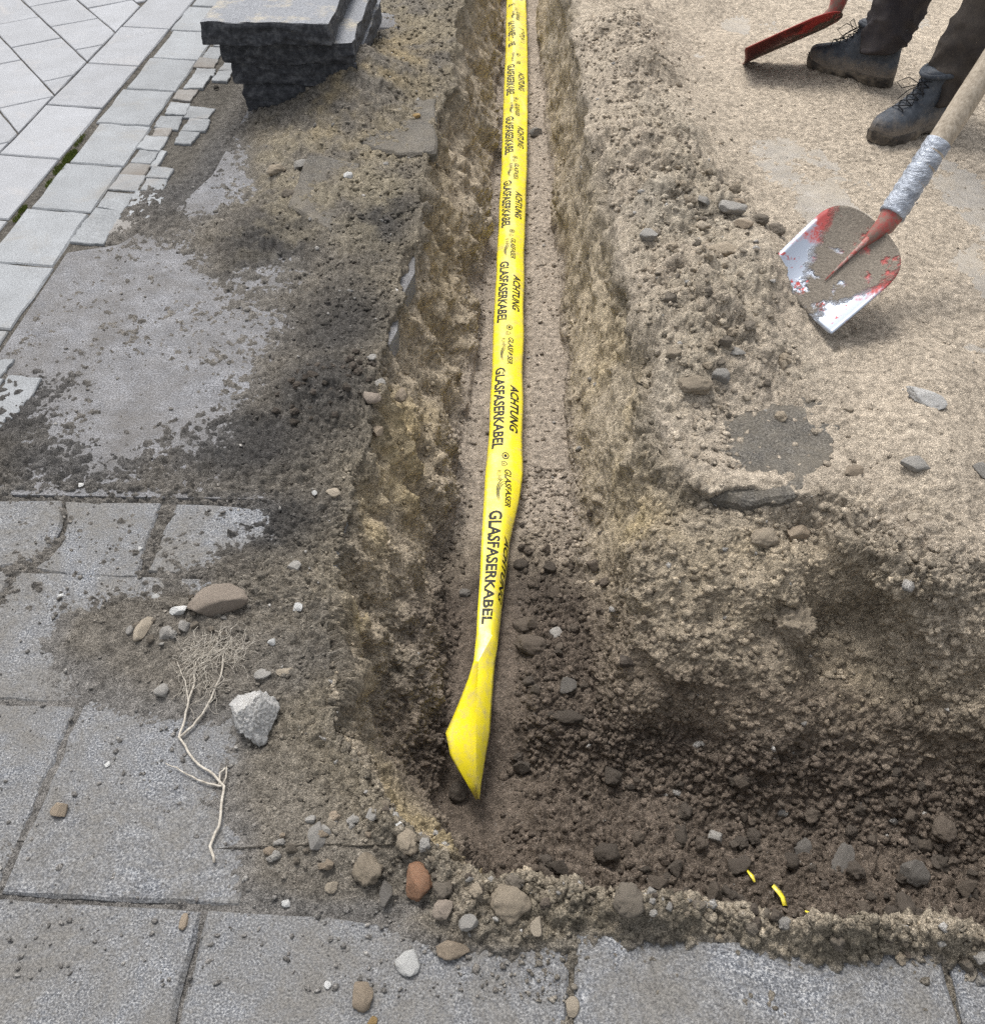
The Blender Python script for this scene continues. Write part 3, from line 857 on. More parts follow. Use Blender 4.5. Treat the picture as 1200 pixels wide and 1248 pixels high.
# moss in the joint beside the granite row
mv, mf, mc = [], [], []
def moss_clump(cx, cy, rx, ry, n):
    for _ in range(n):
        a = random.uniform(0, 6.283); r = math.sqrt(random.random())
        x = cx + rx * r * math.cos(a); y = cy + ry * r * math.sin(a)
        h = random.uniform(0.004, 0.011); w = random.uniform(0.001, 0.002)
        b = len(mv); t = random.uniform(0, 3.14)
        z = -0.004
        mv.extend([(x - w * math.cos(t), y - w * math.sin(t), z), (x + w * math.cos(t), y + w * math.sin(t), z), (x + random.uniform(-.003, .003), y + random.uniform(-.003, .003), z + h)])
        mf.append((b, b + 1, b + 2))
for e, n in (((-1.4995, 3.0669, 0.0161, 0.0547), 900), ((-1.5022, 2.9762, 0.0157, 0.0409), 350), ((-1.514, 2.7039, 0.0098, 0.0256), 260), ((-1.4981, 2.8781, 0.0077, 0.0334), 150), ((-1.5119, 2.6475, 0.0097, 0.025), 120), ((-1.5104, 3.1932, 0.0083, 0.0514), 150)):
    moss_clump(e[0], e[1], e[2], e[3], n)
mm, nt_, b_ = newmat('moss')
nn_ = N(nt_)
nn_.link(nn_.ramp(nn_.noise(120, 3), [(0.3, (0.05, 0.075, 0.012)), (0.7, (0.17, 0.20, 0.04))]), b_.inputs['Base Color'])
moss = obj('moss', mesh_np('moss', mv, mf, False), mm)
tag(moss, 'green moss growing in the joint between pale and granite slabs', 'moss', kind='stuff')

# near pavers of coarse concrete
near_paving = bpy.data.objects.new('footpath', None)
C.objects.link(near_paving)
tag(near_paving, kind='structure')
near_paving['label'] = 'grey aggregate pavers smeared with soil'
def quad(x0, y0, x1, y1, sl=-0.021, gap=0.006):
    x0 += gap; x1 -= gap; y0 += gap; y1 -= gap
    return [(x0 + 0.02 * (y0 - 0.6), y0 + sl * x0), (x1 + 0.02 * (y0 - 0.6), y0 + sl * x1), (x1 + 0.02 * (y1 - 0.6), y1 + sl * x1), (x0 + 0.02 * (y1 - 0.6), y1 + sl * x0)]
NEARQ = []
for x0, x1 in ((-1.49, -0.965), (-0.965, -0.437), (-0.437, 0.089), (0.089, 0.607), (0.607, 1.13), (1.13, 1.65)):
    NEARQ.append((x0, 0.245, x1, 0.602)); NEARQ.append((x0 + 0.26, -0.12, x1 + 0.26, 0.245))
for (a, b, y0_, y1_) in ((-1.44, -1.09, 0.602, 0.935), (-1.09, -0.745, 0.602, 0.935), (-0.745, -0.385, 0.602, 0.955), (-1.31, -0.98, 0.935, 1.235), (-0.98, -0.66, 0.935, 1.235), (-0.66, -0.36, 0.955, 1.235)):
    NEARQ.append((a, y0_, b, y1_))
NEARQ += [(-0.73, 1.235, -0.365, 1.43), (-1.55, 1.235, -1.27, 1.43)]
for q_ in NEARQ:
    pts = quad(*q_, gap=0.0035 if q_[3] < 1.0 else 0.0025)
    if q_[3] > 1.3: pts = quad(*q_, sl=-0.03, gap=0.003)
    prism('paver', pts, random.uniform(-0.001, 0.001), 0.08, M['paver'], near_paving, bev=0.0045, seg=9, jit=0.0022, wear=1.2)
# the two that meet in a rounded corner
rc = [(-1.2764, 1.4305), (-0.9514, 1.453), (-0.936, 1.4193), (-0.9225, 1.3768), (-0.9208, 1.3307), (-0.9304, 1.2944), (-0.9566, 1.2693), (-0.9999, 1.2568), (-1.1899, 1.2494)]
prism('paver', rc, 0.001, 0.08, M['paver'], near_paving, bev=0.005, seg=3)
rc2 = [(-0.9421, 1.4509), (-0.7414, 1.4513), (-0.7395, 1.4029), (-0.7355, 1.3266), (-0.7271, 1.2439), (-0.8337, 1.2398), (-0.935, 1.255), (-0.9168, 1.2839), (-0.9079, 1.3221), (-0.9101, 1.3656), (-0.925, 1.4125)]
prism('paver', rc2, 0.000, 0.08, M['paver'], near_paving, bev=0.005, seg=3)

# old asphalt left of the trench, road on the right: sheets below the loose cover
def sheet(name, pts, z, mat, label):
    bm = bmesh.new()
    vs_ = [bm.verts.new((p[0], p[1], z)) for p in pts]
    f = bm.faces.new(vs_)
    r = bmesh.ops.extrude_face_region(bm, geom=[f])
    for v in r['geom']:
        if isinstance(v, bmesh.types.BMVert): v.co.z -= 0.06
    bmesh.ops.recalc_face_normals(bm, faces=bm.faces)
    o = obj(name, from_bm(name, bm), mat)
    tag(o, kind='structure')
    o['label'] = label
    return o
sheet('asphalt_strip', [(-1.28, 1.46), (-0.37, 1.47), (-0.352, 1.56), (-0.362, 1.68), (-0.335, 1.83), (-0.350, 1.95), (-0.322, 2.10), (-0.333, 2.22), (-0.305, 2.38), (-0.318, 2.52), (-0.32, 2.75), (-0.36, 2.9), (-0.55, 3.6), (-1.0, 3.6), (-1.0, 2.95), (-1.06, 2.7), (-1.16, 2.5), (-1.29, 2.45)], 0.0, M['old_asphalt'], 'worn grey asphalt strip left of the trench')
sheet('road', [(0.62, 1.62), (7.0, 1.62), (9, 20), (0.30, 20), (0.27, 4.0), (0.40, 2.4)], 0.0, M['road'], 'grey road under thin sand')

# ------------------------------------------------------------------ warning tape
TAPE_ROWS = [(8.783, -0.1849, -0.0786), (5.7663, -0.1486, -0.0421), (5.0202, -0.1312, -0.0234), (4.3194, -0.1214, -0.0141), (3.7517, -0.1102, -0.01), (3.1055, -0.1035, -0.0096), (2.597, -0.0984, -0.0043), (2.3409, -0.0934, -0.0025), (2.1135, -0.0912, 0.0013), (1.9434, -0.0927, 0.0042), (1.8481, -0.0928, -0.0027), (1.7002, -0.0922, -0.0239), (1.5643, -0.0897, -0.0319), (1.4386, -0.0893, -0.0393), (1.3452, -0.0882, -0.0451)]
def tape_pt(Y, v, lift=0.0):
    """point on the tape: Y along the trench, v 0..1 across from the left edge"""
    xL = float(itp(Y, [(r[0], r[1]) for r in TAPE_ROWS])); xR = float(itp(Y, [(r[0], r[2]) for r in TAPE_ROWS]))
    k = float(sst(1.99, 1.66, Y))
    f = float(sst(3.25, 4.0, Y))
    fx = v * (1 - k) + k * (1 - (1 - v) ** 1.9) * (1.0 if v < 1 else 1.0)
    ap = 0.42
    arch = 0.020 * ((v - ap) / 0.58) ** 2
    peak = 0.030 * abs(v - 0.36)              # folded ridge further off
    down = 0.070 * max(0.0, v - 0.42) ** 1.3 + 0.010 * (v - 0.4) ** 2
    zz = (arch * (1 - f) + peak * f) * (1 - k) + down * k
    wob = 0.004 * mnoise.noise(Vector((Y * 3.1, v * 0.8, 4.0))) + 0.0018 * mnoise.noise(Vector((Y * 11.0, v * 2.0, 9.0)))
    wx = 0.0025 * mnoise.noise(Vector((Y * 6.0, 2.0, v)))
    wob += 0.0012 * abs(mnoise.noise(Vector((Y * 26.0 + v * 9.0, v * 5.0, 1.0))))
    z = -0.312 - zz + wob + lift
    return Vector((xL + (xR - xL) * fx + wx, Y, z))

def tape_on(Y, v, off):
    p = tape_pt(Y, v)
    a = tape_pt(Y, v + 0.02) - tape_pt(Y, v - 0.02)
    b = tape_pt(Y + 0.01, v) - tape_pt(Y - 0.01, v)
    n = a.cross(b).normalized()
    return p + n * off

ty = list(np.arange(8.7, 4.8, -0.12)) + list(np.arange(4.8, 1.36, -0.020))
NV = 17
TV = []
for Y in ty:
    for k in range(NV): TV.append(tape_pt(Y, k / (NV - 1)))
# the loose end: twisted open, then pinched into the soil  (left edge, fold, right edge)
END = [((-0.0905, 1.3166, -0.326), (-0.081, 1.3063, -0.312), (-0.0461, 1.3229, -0.332)),
       ((-0.1008, 1.2753, -0.33), (-0.0804, 1.2599, -0.308), (-0.0464, 1.2834, -0.338)),
       ((-0.1143, 1.235, -0.334), (-0.0799, 1.2163, -0.306), (-0.0483, 1.2433, -0.342)),
       ((-0.1268, 1.1861, -0.336), (-0.079, 1.166, -0.304), (-0.05, 1.196, -0.346)),
       ((-0.1391, 1.1408, -0.338), (-0.0767, 1.1208, -0.304), (-0.0516, 1.1521, -0.35)),
       ((-0.1359, 1.1181, -0.342), (-0.0757, 1.0985, -0.308), (-0.054, 1.1277, -0.352)),
       ((-0.1276, 1.0933, -0.348), (-0.0745, 1.074, -0.314), (-0.0562, 1.0998, -0.354)),
       ((-0.1111, 1.0667, -0.356), (-0.0733, 1.0486, -0.324), (-0.0598, 1.0699, -0.358)),
       ((-0.0915, 1.0406, -0.364), (-0.0724, 1.0272, -0.34), (-0.0619, 1.0418, -0.364)),
       ((-0.072, 1.0114, -0.372), (-0.0685, 1.0081, -0.366), (-0.0654, 1.0116, -0.372))]
for L_, F_, R_ in END:
    L_, F_, R_ = Vector(L_), Vector(F_), Vector(R_)
    L_ += Vector((random.uniform(-1, 1), random.uniform(-1, 1), random.uniform(-1, 1))) * 0.0022
    R_ += Vector((random.uniform(-1, 1), random.uniform(-1, 1), random.uniform(-1, 1))) * 0.0018
    for k in range(NV):
        v = k / (NV - 1)
        if v < 0.5:
            t = v / 0.5
            p = L_.lerp(F_, t)
            p.z -= 0.007 * math.sin(t * math.pi * 0.9) * min(1, (F_ - L_).length / 0.08) + 0.003 * mnoise.noise(p * 35)
        else:
            t = (v - 0.5) / 0.5
            p = F_.lerp(R_, t)
            p.z += 0.003 * math.sin(t * math.pi)
        TV.append(p)
mt, nt_, b_ = newmat('yellow_film')
n_ = N(nt_)
cy_ = n_.mix(n_.ramp(n_.noise(5, 4), [(0.35, 0.0), (0.65, 1.0)]), (0.86, 0.72, 0.020), (0.92, 0.78, 0.035))
dust_ = n_.ramp(n_.noise(28, 9, 0.8), [(0.47, 0.0), (0.64, 0.6)])
cy_ = n_.mix(dust_, cy_, (0.45, 0.37, 0.24))
n_.link(cy_, b_.inputs['Base Color'])
n_.link(n_.ramp(n_.noise(12, 6), [(0.3, 0.20), (0.7, 0.38)]), b_.inputs['Roughness'])
b_.inputs['Specular IOR Level'].default_value = 0.6
b_.inputs['Coat Weight'].default_value = 0.4
b_.inputs['Coat Roughness'].default_value = 0.18
n_.bump(b_, n_.noise(28, 3, 0.5), 0.25, 0.004)
M['tape'] = mt
tape_me = mesh_np('film', [tuple(p) for p in TV], grid_faces(len(ty) + len(END), NV), True)
tape = empty('warning_tape', (-0.05, 1.2, -0.36))
tag(tape, 'long yellow plastic warning tape lying along the trench floor', 'warning tape')
tape_me.set_sharp_from_angle(angle=R(24))
film = obj('film', tape_me, mt)
film.parent = tape
film.matrix_parent_inverse = Matrix.Translation((0.05, -1.2, 0.36))
so = film.modifiers.new('thickness', 'SOLIDIFY')
so.thickness = 0.0005
mk, nt_, b_ = newmat('black_print')
b_.inputs['Base Color'].default_value = (0.012, 0.011, 0.010, 1)
b_.inputs['Roughness'].default_value = 0.55
mg, nt_, b_ = newmat('grey_print')
b_.inputs['Base Color'].default_value = (0.055, 0.048, 0.020, 1)
b_.inputs['Roughness'].default_value = 0.55

def text_bm(body, bold=0.0, shear=0.0):
    cu = bpy.data.curves.new('lettering', 'FONT')
    cu.body = body
    cu.size = 1.0
    cu.offset = bold
    cu.shear = shear
    cu.resolution_u = 3
    to = bpy.data.objects.new('lettering_tmp', cu)
    C.objects.link(to)
    dg = bpy.context.evaluated_depsgraph_get()
    me = bpy.data.meshes.new_from_object(to.evaluated_get(dg))
    bpy.data.objects.remove(to)
    bm = bmesh.new()
    bm.from_mesh(me)
    bpy.data.meshes.remove(me)
    xs = [v.co.x for v in bm.verts]; ys_ = [v.co.y for v in bm.verts]
    x0, x1, y0_, y1_ = min(xs), max(xs), min(ys_), max(ys_)
    for v in bm.verts:
        v.co.x = (v.co.x - x0) / (x1 - x0); v.co.y = (v.co.y - y0_) / (y1_ - y0_); v.co.z = 0
    return bm

def poly_bm(polys):
    bm = bmesh.new()
    for p in polys:
        bm.faces.new([bm.verts.new((a, b, 0)) for a, b in p])
    return bm

def on_tape(name, bm, Ys, length, v0, v1, mat, off=0.0007, cuts=14):
    bm = bm.copy()
    for k in range(1, cuts):
        g = bm.verts[:] + bm.edges[:] + bm.faces[:]
        bmesh.ops.bisect_plane(bm, geom=g, plane_co=(k / cuts, 0, 0), plane_no=(1, 0, 0))
    for k in range(1, 5):
        g = bm.verts[:] + bm.edges[:] + bm.faces[:]
        bmesh.ops.bisect_plane(bm, geom=g, plane_co=(0, k / 5, 0), plane_no=(0, 1, 0))
    for v in bm.verts:
        s, t = v.co.x, v.co.y
        v.co = tape_on(Ys - s * length, v0 + t * (v1 - v0), off)
    o = obj(name, from_bm(name, bm, True), mat)
    o.parent = tape
    o.matrix_parent_inverse = film.matrix_parent_inverse.copy()
    return o

def ring_polys(cx, cy, r0, r1, n=18, ax=1.0, a0=0.0, a1=6.2832):
    out = []
    for k in range(n):
        w0, w1 = a0 + (a1 - a0) * k / n, a0 + (a1 - a0) * (k + 1) / n
        out.append([(cx + ax * r0 * math.cos(w0), cy + r0 * math.sin(w0)), (cx + ax * r1 * math.cos(w0), cy + r1 * math.sin(w0)),
                    (cx + ax * r1 * math.cos(w1), cy + r1 * math.sin(w1)), (cx + ax * r0 * math.cos(w1), cy + r0 * math.sin(w1))])
    return out
t_big = text_bm('GLASFASERKABEL', 0.034)
t_att = text_bm('ACHTUNG', 0.034, 0.22)
t_logo = text_bm('GLASFASER', 0.026, 0.2)
t_sub = text_bm('RUHR', 0.0)
def arcs():
    out = []
    for j in range(3):
        n = 12
        for k in range(n):
            def pt(q, w):
                a = math.pi * (1.02 + 0.80 * q)
                r = 1.0 - 0.13 * j
                th = 0.062 * math.sin(math.pi * min(1, q * 1.05 + 0.02))
                rr_ = r + (th if w else -th)
                return (0.5 + 0.5 * math.cos(a) * (rr_ * 0.9 + 0.1) + 0.03 * j, 1.0 + rr_ * math.sin(a))
            out.append([pt(k / n, 0), pt(k / n, 1), pt((k + 1) / n, 1), pt((k + 1) / n, 0)])
    return out
b_arc = poly_bm(arcs())
b_round = poly_bm(ring_polys(0.5, 0.5, 0.36, 0.5) + ring_polys(0.5, 0.5, 0.0001, 0.22, 12))
b_house = poly_bm([[(0.0, 0.40), (0.12, 0.40), (0.5, 0.86), (0.5, 1.0)], [(1.0, 0.40), (0.5, 1.0), (0.5, 0.86), (0.88, 0.40)], [(0.1, 0.0), (0.9, 0.0), (0.9, 0.12), (0.1, 0.12)],
                   [(0.1, 0.12), (0.2, 0.12), (0.2, 0.42), (0.1, 0.42)], [(0.8, 0.12), (0.9, 0.12), (0.9, 0.42), (0.8, 0.42)], [(0.36, 0.22), (0.64, 0.22), (0.64, 0.42), (0.36, 0.42)]])
for i in range(8):
    Y0 = 1.780 + 0.6079 * i
    on_tape('lettering', t_big, Y0, 0.3717, 0.11, 0.44, mk, cuts=22)
    on_tape('lettering', t_att, Y0 - 0.0814, 0.2145, 0.60, 0.86, mk)
    if i > 0:
        Ye = Y0 - 0.3717
        on_tape('emblem', b_round, Ye - 0.0129, 0.0277, 0.42, 0.62, mk, cuts=4)
        on_tape('emblem', b_house, Ye - 0.0462, 0.024, 0.42, 0.58, mg, cuts=4)
        on_tape('lettering', t_logo, Ye - 0.0795, 0.1387, 0.49, 0.67, mk)
        on_tape('lettering', t_sub, Ye - 0.0851, 0.0416, 0.29, 0.41, mk, cuts=6)
        on_tape('emblem', b_arc, Ye - 0.1183, 0.0998, 0.27, 0.50, mg, cuts=8)

# yellow scraps sticking out of the far soil of the cross trench
def scrap(pts, w, label):
    V, F = [], []
    for i, p in enumerate(pts):
        p = Vector(p)
        t = Vector(pts[min(i + 1, len(pts) - 1)]) - Vector(pts[max(i - 1, 0)])
        t.normalize()
        s = t.cross(Vector((0.3, 0.2, 0.9))).normalized() * w * (0.5 + 0.7 * random.random())
        V += [tuple(p - s), tuple(p + Vector((0, 0, 0.002))), tuple(p + s)]
    o = obj('tape_scrap', mesh_np('tape_scrap', V, grid_faces(len(pts), 3), False), M['tape'])
    m_ = o.modifiers.new('thickness', 'SOLIDIFY'); m_.thickness = 0.0006
    tag(o, label, 'tape scrap')
def on_g(px, h=0.004):
    return (px[0], px[1], gz(px[0], px[1]) + h)

# ------------------------------------------------------------------ stones and clods
def rock_mesh(name, seed, sub=2, rough=0.28, flat=1.0, facet=False, lumpy=False):
    r_ = random.Random(seed)
    bm = bmesh.new()
    bmesh.ops.create_icosphere(bm, subdivisions=sub, radius=1.0)
    off = Vector((r_.uniform(-50, 50), r_.uniform(-50, 50), r_.uniform(-50, 50)))
    planes = []
    for _ in range(0 if lumpy else r_.randint(8, 13)):
        d = Vector((r_.gauss(0, 1), r_.gauss(0, 1), r_.gauss(0, 1))).normalized()
        planes.append((d, r_.uniform(0.5, 0.85)))
    for v in bm.verts:
        u = v.co.copy()
        p = u.copy()
        n1 = mnoise.noise(u * 1.1 + off); n2 = mnoise.noise(u * 2.6 + off)
        p *= 1 + rough * n1 + rough * 0.5 * n2
        for d, h in planes:
            e = p.dot(d) - h
            if e > 0: p -= d * e * 0.97
        n3 = mnoise.noise(u * 5.0 + off); n4 = mnoise.noise(u * 11.0 + off)
        k = 0.40 if lumpy else 0.20
        p *= 1 + rough * k * abs(n3) * 1.4 + rough * k * 0.7 * n4 + (rough * 0.25 * mnoise.noise(u * 22.0 + off) if sub > 3 else 0)
        v.co = p
    m = max(max(abs(v.co.x) for v in bm.verts), max(abs(v.co.y) for v in bm.verts))
    for v in bm.verts: v.co = Vector((v.co.x / m, v.co.y / m, v.co.z / m * flat))
    me = from_bm(name, bm, not facet)
    return me

def stone(name, st, matk, label, cat, seed, rough=0.25, flat=0.7, rot=0.0, sub=3, sink=0.33, group=None, tilt=0.0, facet=False):
    x, y, z0, w, h = st
    me = rock_mesh(name, seed, max(sub, 4), rough, 1.0, False, cat == 'clod')
    o = obj(name, me, M[matk])
    rx = w / 2; ry = h / 2 * 1.12; rz = min(rx, ry) * flat
    o.scale = (rx, ry, rz)
    o.rotation_euler = (tilt, tilt * 0.5, rot)
    z = gz(x, y) if z0 > -0.04 else gz(x, y)
    if z0 == 0.0: z = max(z, 0.0)
    o.location = (x, y, z + rz * (1 - 2 * sink))
    tag(o, label, cat, group)
    return o

S = stone
S('stone', (-0.5539, 1.1626, 0.0, 0.1183, 0.0668), 'st_pink', 'large flat pinkish-brown stone at the left of the trench', 'stone', 1, 0.16, 0.75, 0.45, 4)
S('rubble_stone', (-0.427, 0.9236, 0.0, 0.1042, 0.096), 'st_chalk', 'large pale grey lump of rubble right of the dry root', 'stone', 2, 0.42, 0.95, 0.5, 5, 0.2)
S('stone', (-0.6683, 1.0983, 0.0, 0.0296, 0.0533), 'st_beige', 'upright oblong beige stone left of the large flat stone', 'stone', 3, 0.15, 0.8, -0.25, 3)
S('stone', (-0.6115, 1.1374, 0.0, 0.0361, 0.0226), 'st_white', 'small white stone touching the large flat pinkish stone', 'stone', 4, 0.2, 0.7, 0.1)
S('stone', (-0.6241, 1.0897, 0.0, 0.0266, 0.0384), 'st_grey', 'grey rounded stone below the small white stone', 'stone', 5, 0.2, 0.8)
S('stone', (-0.5951, 1.104, 0.0, 0.0237, 0.0326), 'st_grey', 'small grey stone between white stone and root fibres', 'stone', 6, 0.2, 0.8)
S('stone', (-0.604, 0.9763, 0.0, 0.0281, 0.0253), 'st_grey', 'pale grey cube-like stone left of the dry root', 'stone', 7, 0.2, 0.85)
S('stone', (-0.6761, 1.1879, 0.0, 0.0154, 0.0184), 'st_white', 'tiny white pebble above the oblong beige stone', 'pebble', 8)
S('stone', (-0.4338, 1.0818, 0.0, 0.0176, 0.0161), 'st_white', 'small round white pebble above the pale rubble lump', 'pebble', 9)
S('stone', (-0.4033, 1.166, 0.0, 0.0212, 0.0197), 'st_white', 'angular white pebble near the trench edge', 'pebble', 10, 0.3)
S('stone', (-0.4255, 1.262, 0.0, 0.0315, 0.0252), 'st_grey', 'grey stone on the paver above the angular white pebble', 'stone', 11)
S('stone', (-0.3833, 1.4702, 0.0, 0.0339, 0.0272), 'st_beige', 'pale beige stone on the trench edge beside the dark soil heap', 'stone', 12)
S('stone', (-0.4251, 1.4754, 0.0, 0.0136, 0.0153), 'st_white', 'tiny pale pebble left of the beige edge stone', 'pebble', 13)
S('stone', (-0.3999, 1.0201, 0.0, 0.0371, 0.0157), 'st_beige', 'flat beige stone chip above the pale rubble lump', 'stone', 14, 0.25, 0.5, 0.3)
S('stone', (-0.4357, 1.0122, 0.0, 0.0313, 0.0199), 'st_grey', 'grey flat stone tucked behind the pale rubble lump', 'stone', 15, 0.25, 0.6, 0.3)
S('stone', (-0.699, 0.7515, 0.0, 0.0306, 0.0255), 'st_tan', 'lone tan pebble on the paver at the left', 'pebble', 16, 0.15, 0.8)
S('stone', (-0.6544, 0.837, 0.0, 0.0106, 0.0119), 'st_white', 'tiny white pebble above the lone tan pebble', 'pebble', 17)
S('stone', (-0.4635, 0.5875, 0.0, 0.0164, 0.0234), 'st_tan', 'small tan stone in the joint below the root', 'stone', 18)
S('stone', (-0.1357, 0.6485, 0.0, 0.0528, 0.0576), 'st_brick', 'orange broken brick fragment on the near lip', 'brick fragment', 19, 0.2, 0.75, 0.3, 3, 0.25, None, 0.25, True)
S('stone', (-0.1803, 0.6382, 0.0, 0.0287, 0.043), 'st_dark', 'dark grey oval stone left of the brick fragment', 'stone', 20, 0.15, 0.8, 0.1)
S('stone', (-0.209, 0.6651, 0.0, 0.0485, 0.0557), 'clod_sand', 'large sandy clod left of the dark oval stone', 'clod', 21, 0.35, 0.8, 0.4, 4)
S('stone', (-0.1543, 0.7018, 0.0, 0.037, 0.0419), 'clod_sand', 'sandy grey clod above the brick fragment', 'clod', 22, 0.3, 0.8, 0.4, 4)
S('stone', (-0.1359, 0.5414, 0.0, 0.0386, 0.0341), 'st_white', 'bright white stone on the near paver', 'stone', 23, 0.22, 0.6, 0.4)
S('stone', (-0.1974, 0.4988, 0.0, 0.0356, 0.0423), 'st_tan', 'rounded tan stone on the near paver', 'stone', 24, 0.14, 0.75, 0.2)
S('stone', (-0.0771, 0.5644, 0.0, 0.0482, 0.0322), 'st_tan', 'triangular tan stone at the edge of the near paver', 'stone', 25, 0.28, 0.6, 0.0, 3, 0.25, None, 0.1, True)
S('stone', (-0.0556, 0.5905, 0.0, 0.0303, 0.0279), 'st_grey', 'blue-grey stone behind the triangular tan stone', 'stone', 26, 0.25, 0.8, 0.3, 3, 0.25, None, 0.0, True)
S('stone', (-0.0953, 0.6384, 0.0, 0.0334, 0.031), 'clod_grey', 'grey-brown clod right of the brick fragment', 'clod', 27, 0.3, 0.8)
S('stone', (-0.0934, 0.6137, 0.0, 0.033, 0.033), 'st_pink', 'reddish brown stone below the brown clod', 'stone', 28, 0.25, 0.8)
S('stone', (-0.1671, 0.7291, 0.0, 0.0175, 0.0125), 'st_white', 'small white pebble on top of the near lip', 'pebble', 29)
S('stone', (-0.2911, 0.7116, 0.0, 0.0323, 0.0447), 'st_grey', 'long grey stone on the soil left of the lip', 'stone', 30, 0.18, 0.7, 0.2)
S('stone', (-0.2712, 0.7365, 0.0, 0.0226, 0.0201), 'st_beige', 'beige stone beside the long grey stone', 'stone', 31)
S('stone', (-0.2406, 0.7435, 0.0, 0.0201, 0.0189), 'st_grey', 'round grey pebble right of the beige stone', 'pebble', 32)
S('stone', (-0.2116, 0.7443, 0.0, 0.0227, 0.0252), 'st_grey', 'blue-grey pebble near the rim of the trench corner', 'pebble', 33)
S('stone', (-0.2604, 0.6434, 0.0, 0.0216, 0.0204), 'st_beige', 'pale tan pebble left of the large sandy clod', 'pebble', 34)
S('stone', (-0.3225, 0.6208, 0.0, 0.0143, 0.0131), 'st_white', 'small white pebble at the corner of the near paver', 'pebble', 35)
S('stone', (0.0878, 0.4946, 0.0, 0.0199, 0.0265), 'st_beige', 'beige pebble on the paver at the bottom edge', 'pebble', 36, 0.15)
S('stone', (0.0398, 0.5948, 0.0, 0.0209, 0.0303), 'st_beige', 'beige upright pebble under the sandy lip', 'pebble', 37, 0.18)
S('stone', (-0.1786, 0.4646, 0.0, 0.0153, 0.0175), 'st_ochre', 'ochre pebble at the bottom edge of the picture', 'pebble', 38)
S('stone', (-0.245, 0.5098, 0.0, 0.0112, 0.0112), 'st_white', 'tiny white pebble left of the rounded tan stone', 'pebble', 39)
S('stone', (-0.0007, 0.6263, 0.0, 0.071, 0.0592), 'clod_sand', 'big pale sandy clod on the near lip', 'clod', 40, 0.3, 0.7, 0.3, 4)
S('stone', (0.1667, 0.6227, 0.0, 0.0471, 0.0518), 'clod_grey', 'rounded brown clod in the middle of the near lip', 'clod', 41, 0.25, 0.85, 0.0, 4)
S('stone', (-0.3413, 1.7578, 0.0, 0.0486, 0.0448), 'st_pink', 'round pinkish stone beside the dark soil heap', 'stone', 42, 0.12, 0.85)
S('stone', (-0.3344, 1.8397, 0.0, 0.0307, 0.0345), 'st_grey', 'grey pebble above the round pinkish stone', 'pebble', 43)
S('stone', (-0.285, 1.8274, 0.0, 0.0344, 0.0458), 'st_tan', 'tan stone on the left rim of the trench', 'stone', 44)
S('stone', (-0.3222, 1.694, 0.0, 0.0329, 0.0366), 'st_tan', 'tan pebble just below the round pinkish stone', 'pebble', 45)
S('stone', (-0.3615, 1.9329, 0.0, 0.0257, 0.0276), 'st_grey', 'small bluish pebble at the top of the dark heap', 'pebble', 46)
S('stone', (-0.5489, 2.8551, 0.0, 0.0379, 0.0278), 'st_white', 'bright white pebble on the left bank', 'pebble', 47, 0.25)
S('stone', (-0.3839, 3.2847, 0.0, 0.0334, 0.0306), 'st_ochre', 'small yellowish pebble beside the buried slab', 'pebble', 48)
S('stone', (-0.7209, 2.9627, 0.0, 0.0571, 0.0468), 'st_grey', 'grey stone wedged above the crack in the left bank', 'stone', 49, 0.25, 0.8)
S('stone', (-0.7894, 2.9255, 0.0, 0.0618, 0.0464), 'clod_sand', 'sandy lump left of the crack in the left bank', 'clod', 50, 0.3)
S('stone', (-0.7196, 2.761, 0.0, 0.0446, 0.0396), 'clod_grey', 'grey lump below the crack in the left bank', 'clod', 51, 0.3)
S('stone', (-0.9237, 1.4925, 0.0, 0.0172, 0.0121), 'st_white', 'tiny white leaf-shaped chip above the left paver', 'pebble', 52, 0.2, 0.4)
S('stone', (-0.8564, 1.1921, 0.0, 0.0139, 0.0093), 'st_white', 'tiny white chip on the soil below the pavers', 'pebble', 53, 0.2, 0.5)
S('stone', (-0.744, 1.3167, 0.0, 0.0113, 0.0145), 'st_white', 'tiny white pebble in the paver joint', 'pebble', 54)
# right bank
S('stone', (0.5587, 2.5712, 0.07, 0.0917, 0.0596), 'st_grey', 'long grey stone on top of the right spoil ridge', 'stone', 60, 0.25, 0.7, -0.4, 3, 0.2)
S('stone', (0.5932, 2.6564, 0.07, 0.0703, 0.0305), 'st_tan', 'flat tan stone behind the long grey stone', 'stone', 61, 0.25, 0.5)
S('stone', (0.3212, 2.3885, 0.03, 0.0575, 0.0443), 'st_grey', 'smooth pale grey stone on the trench side of the ridge', 'stone', 62, 0.14, 0.8, 0.4)
S('stone', (0.4825, 2.5837, 0.07, 0.046, 0.0391), 'st_grey', 'rounded grey stone left of the long grey stone', 'stone', 63)
S('stone', (0.4391, 2.5714, 0.06, 0.0552, 0.0414), 'clod_sand', 'pale sandy clod at the left of the ridge stones', 'clod', 64, 0.3)
S('stone', (0.4712, 2.49, 0.06, 0.045, 0.0383), 'st_beige', 'beige stone below the rounded grey stone', 'stone', 65)
S('stone', (0.5812, 2.4725, 0.07, 0.0581, 0.0357), 'st_tan', 'tan lump below the long grey stone', 'stone', 66)
S('stone', (0.6462, 2.5652, 0.06, 0.0596, 0.0505), 'clod_grey', 'brown clod right of the long grey stone', 'clod', 67, 0.3)
S('stone', (0.6936, 2.5647, 0.05, 0.0551, 0.046), 'clod_grey', 'dark clod at the right end of the ridge stones', 'clod', 68, 0.3)
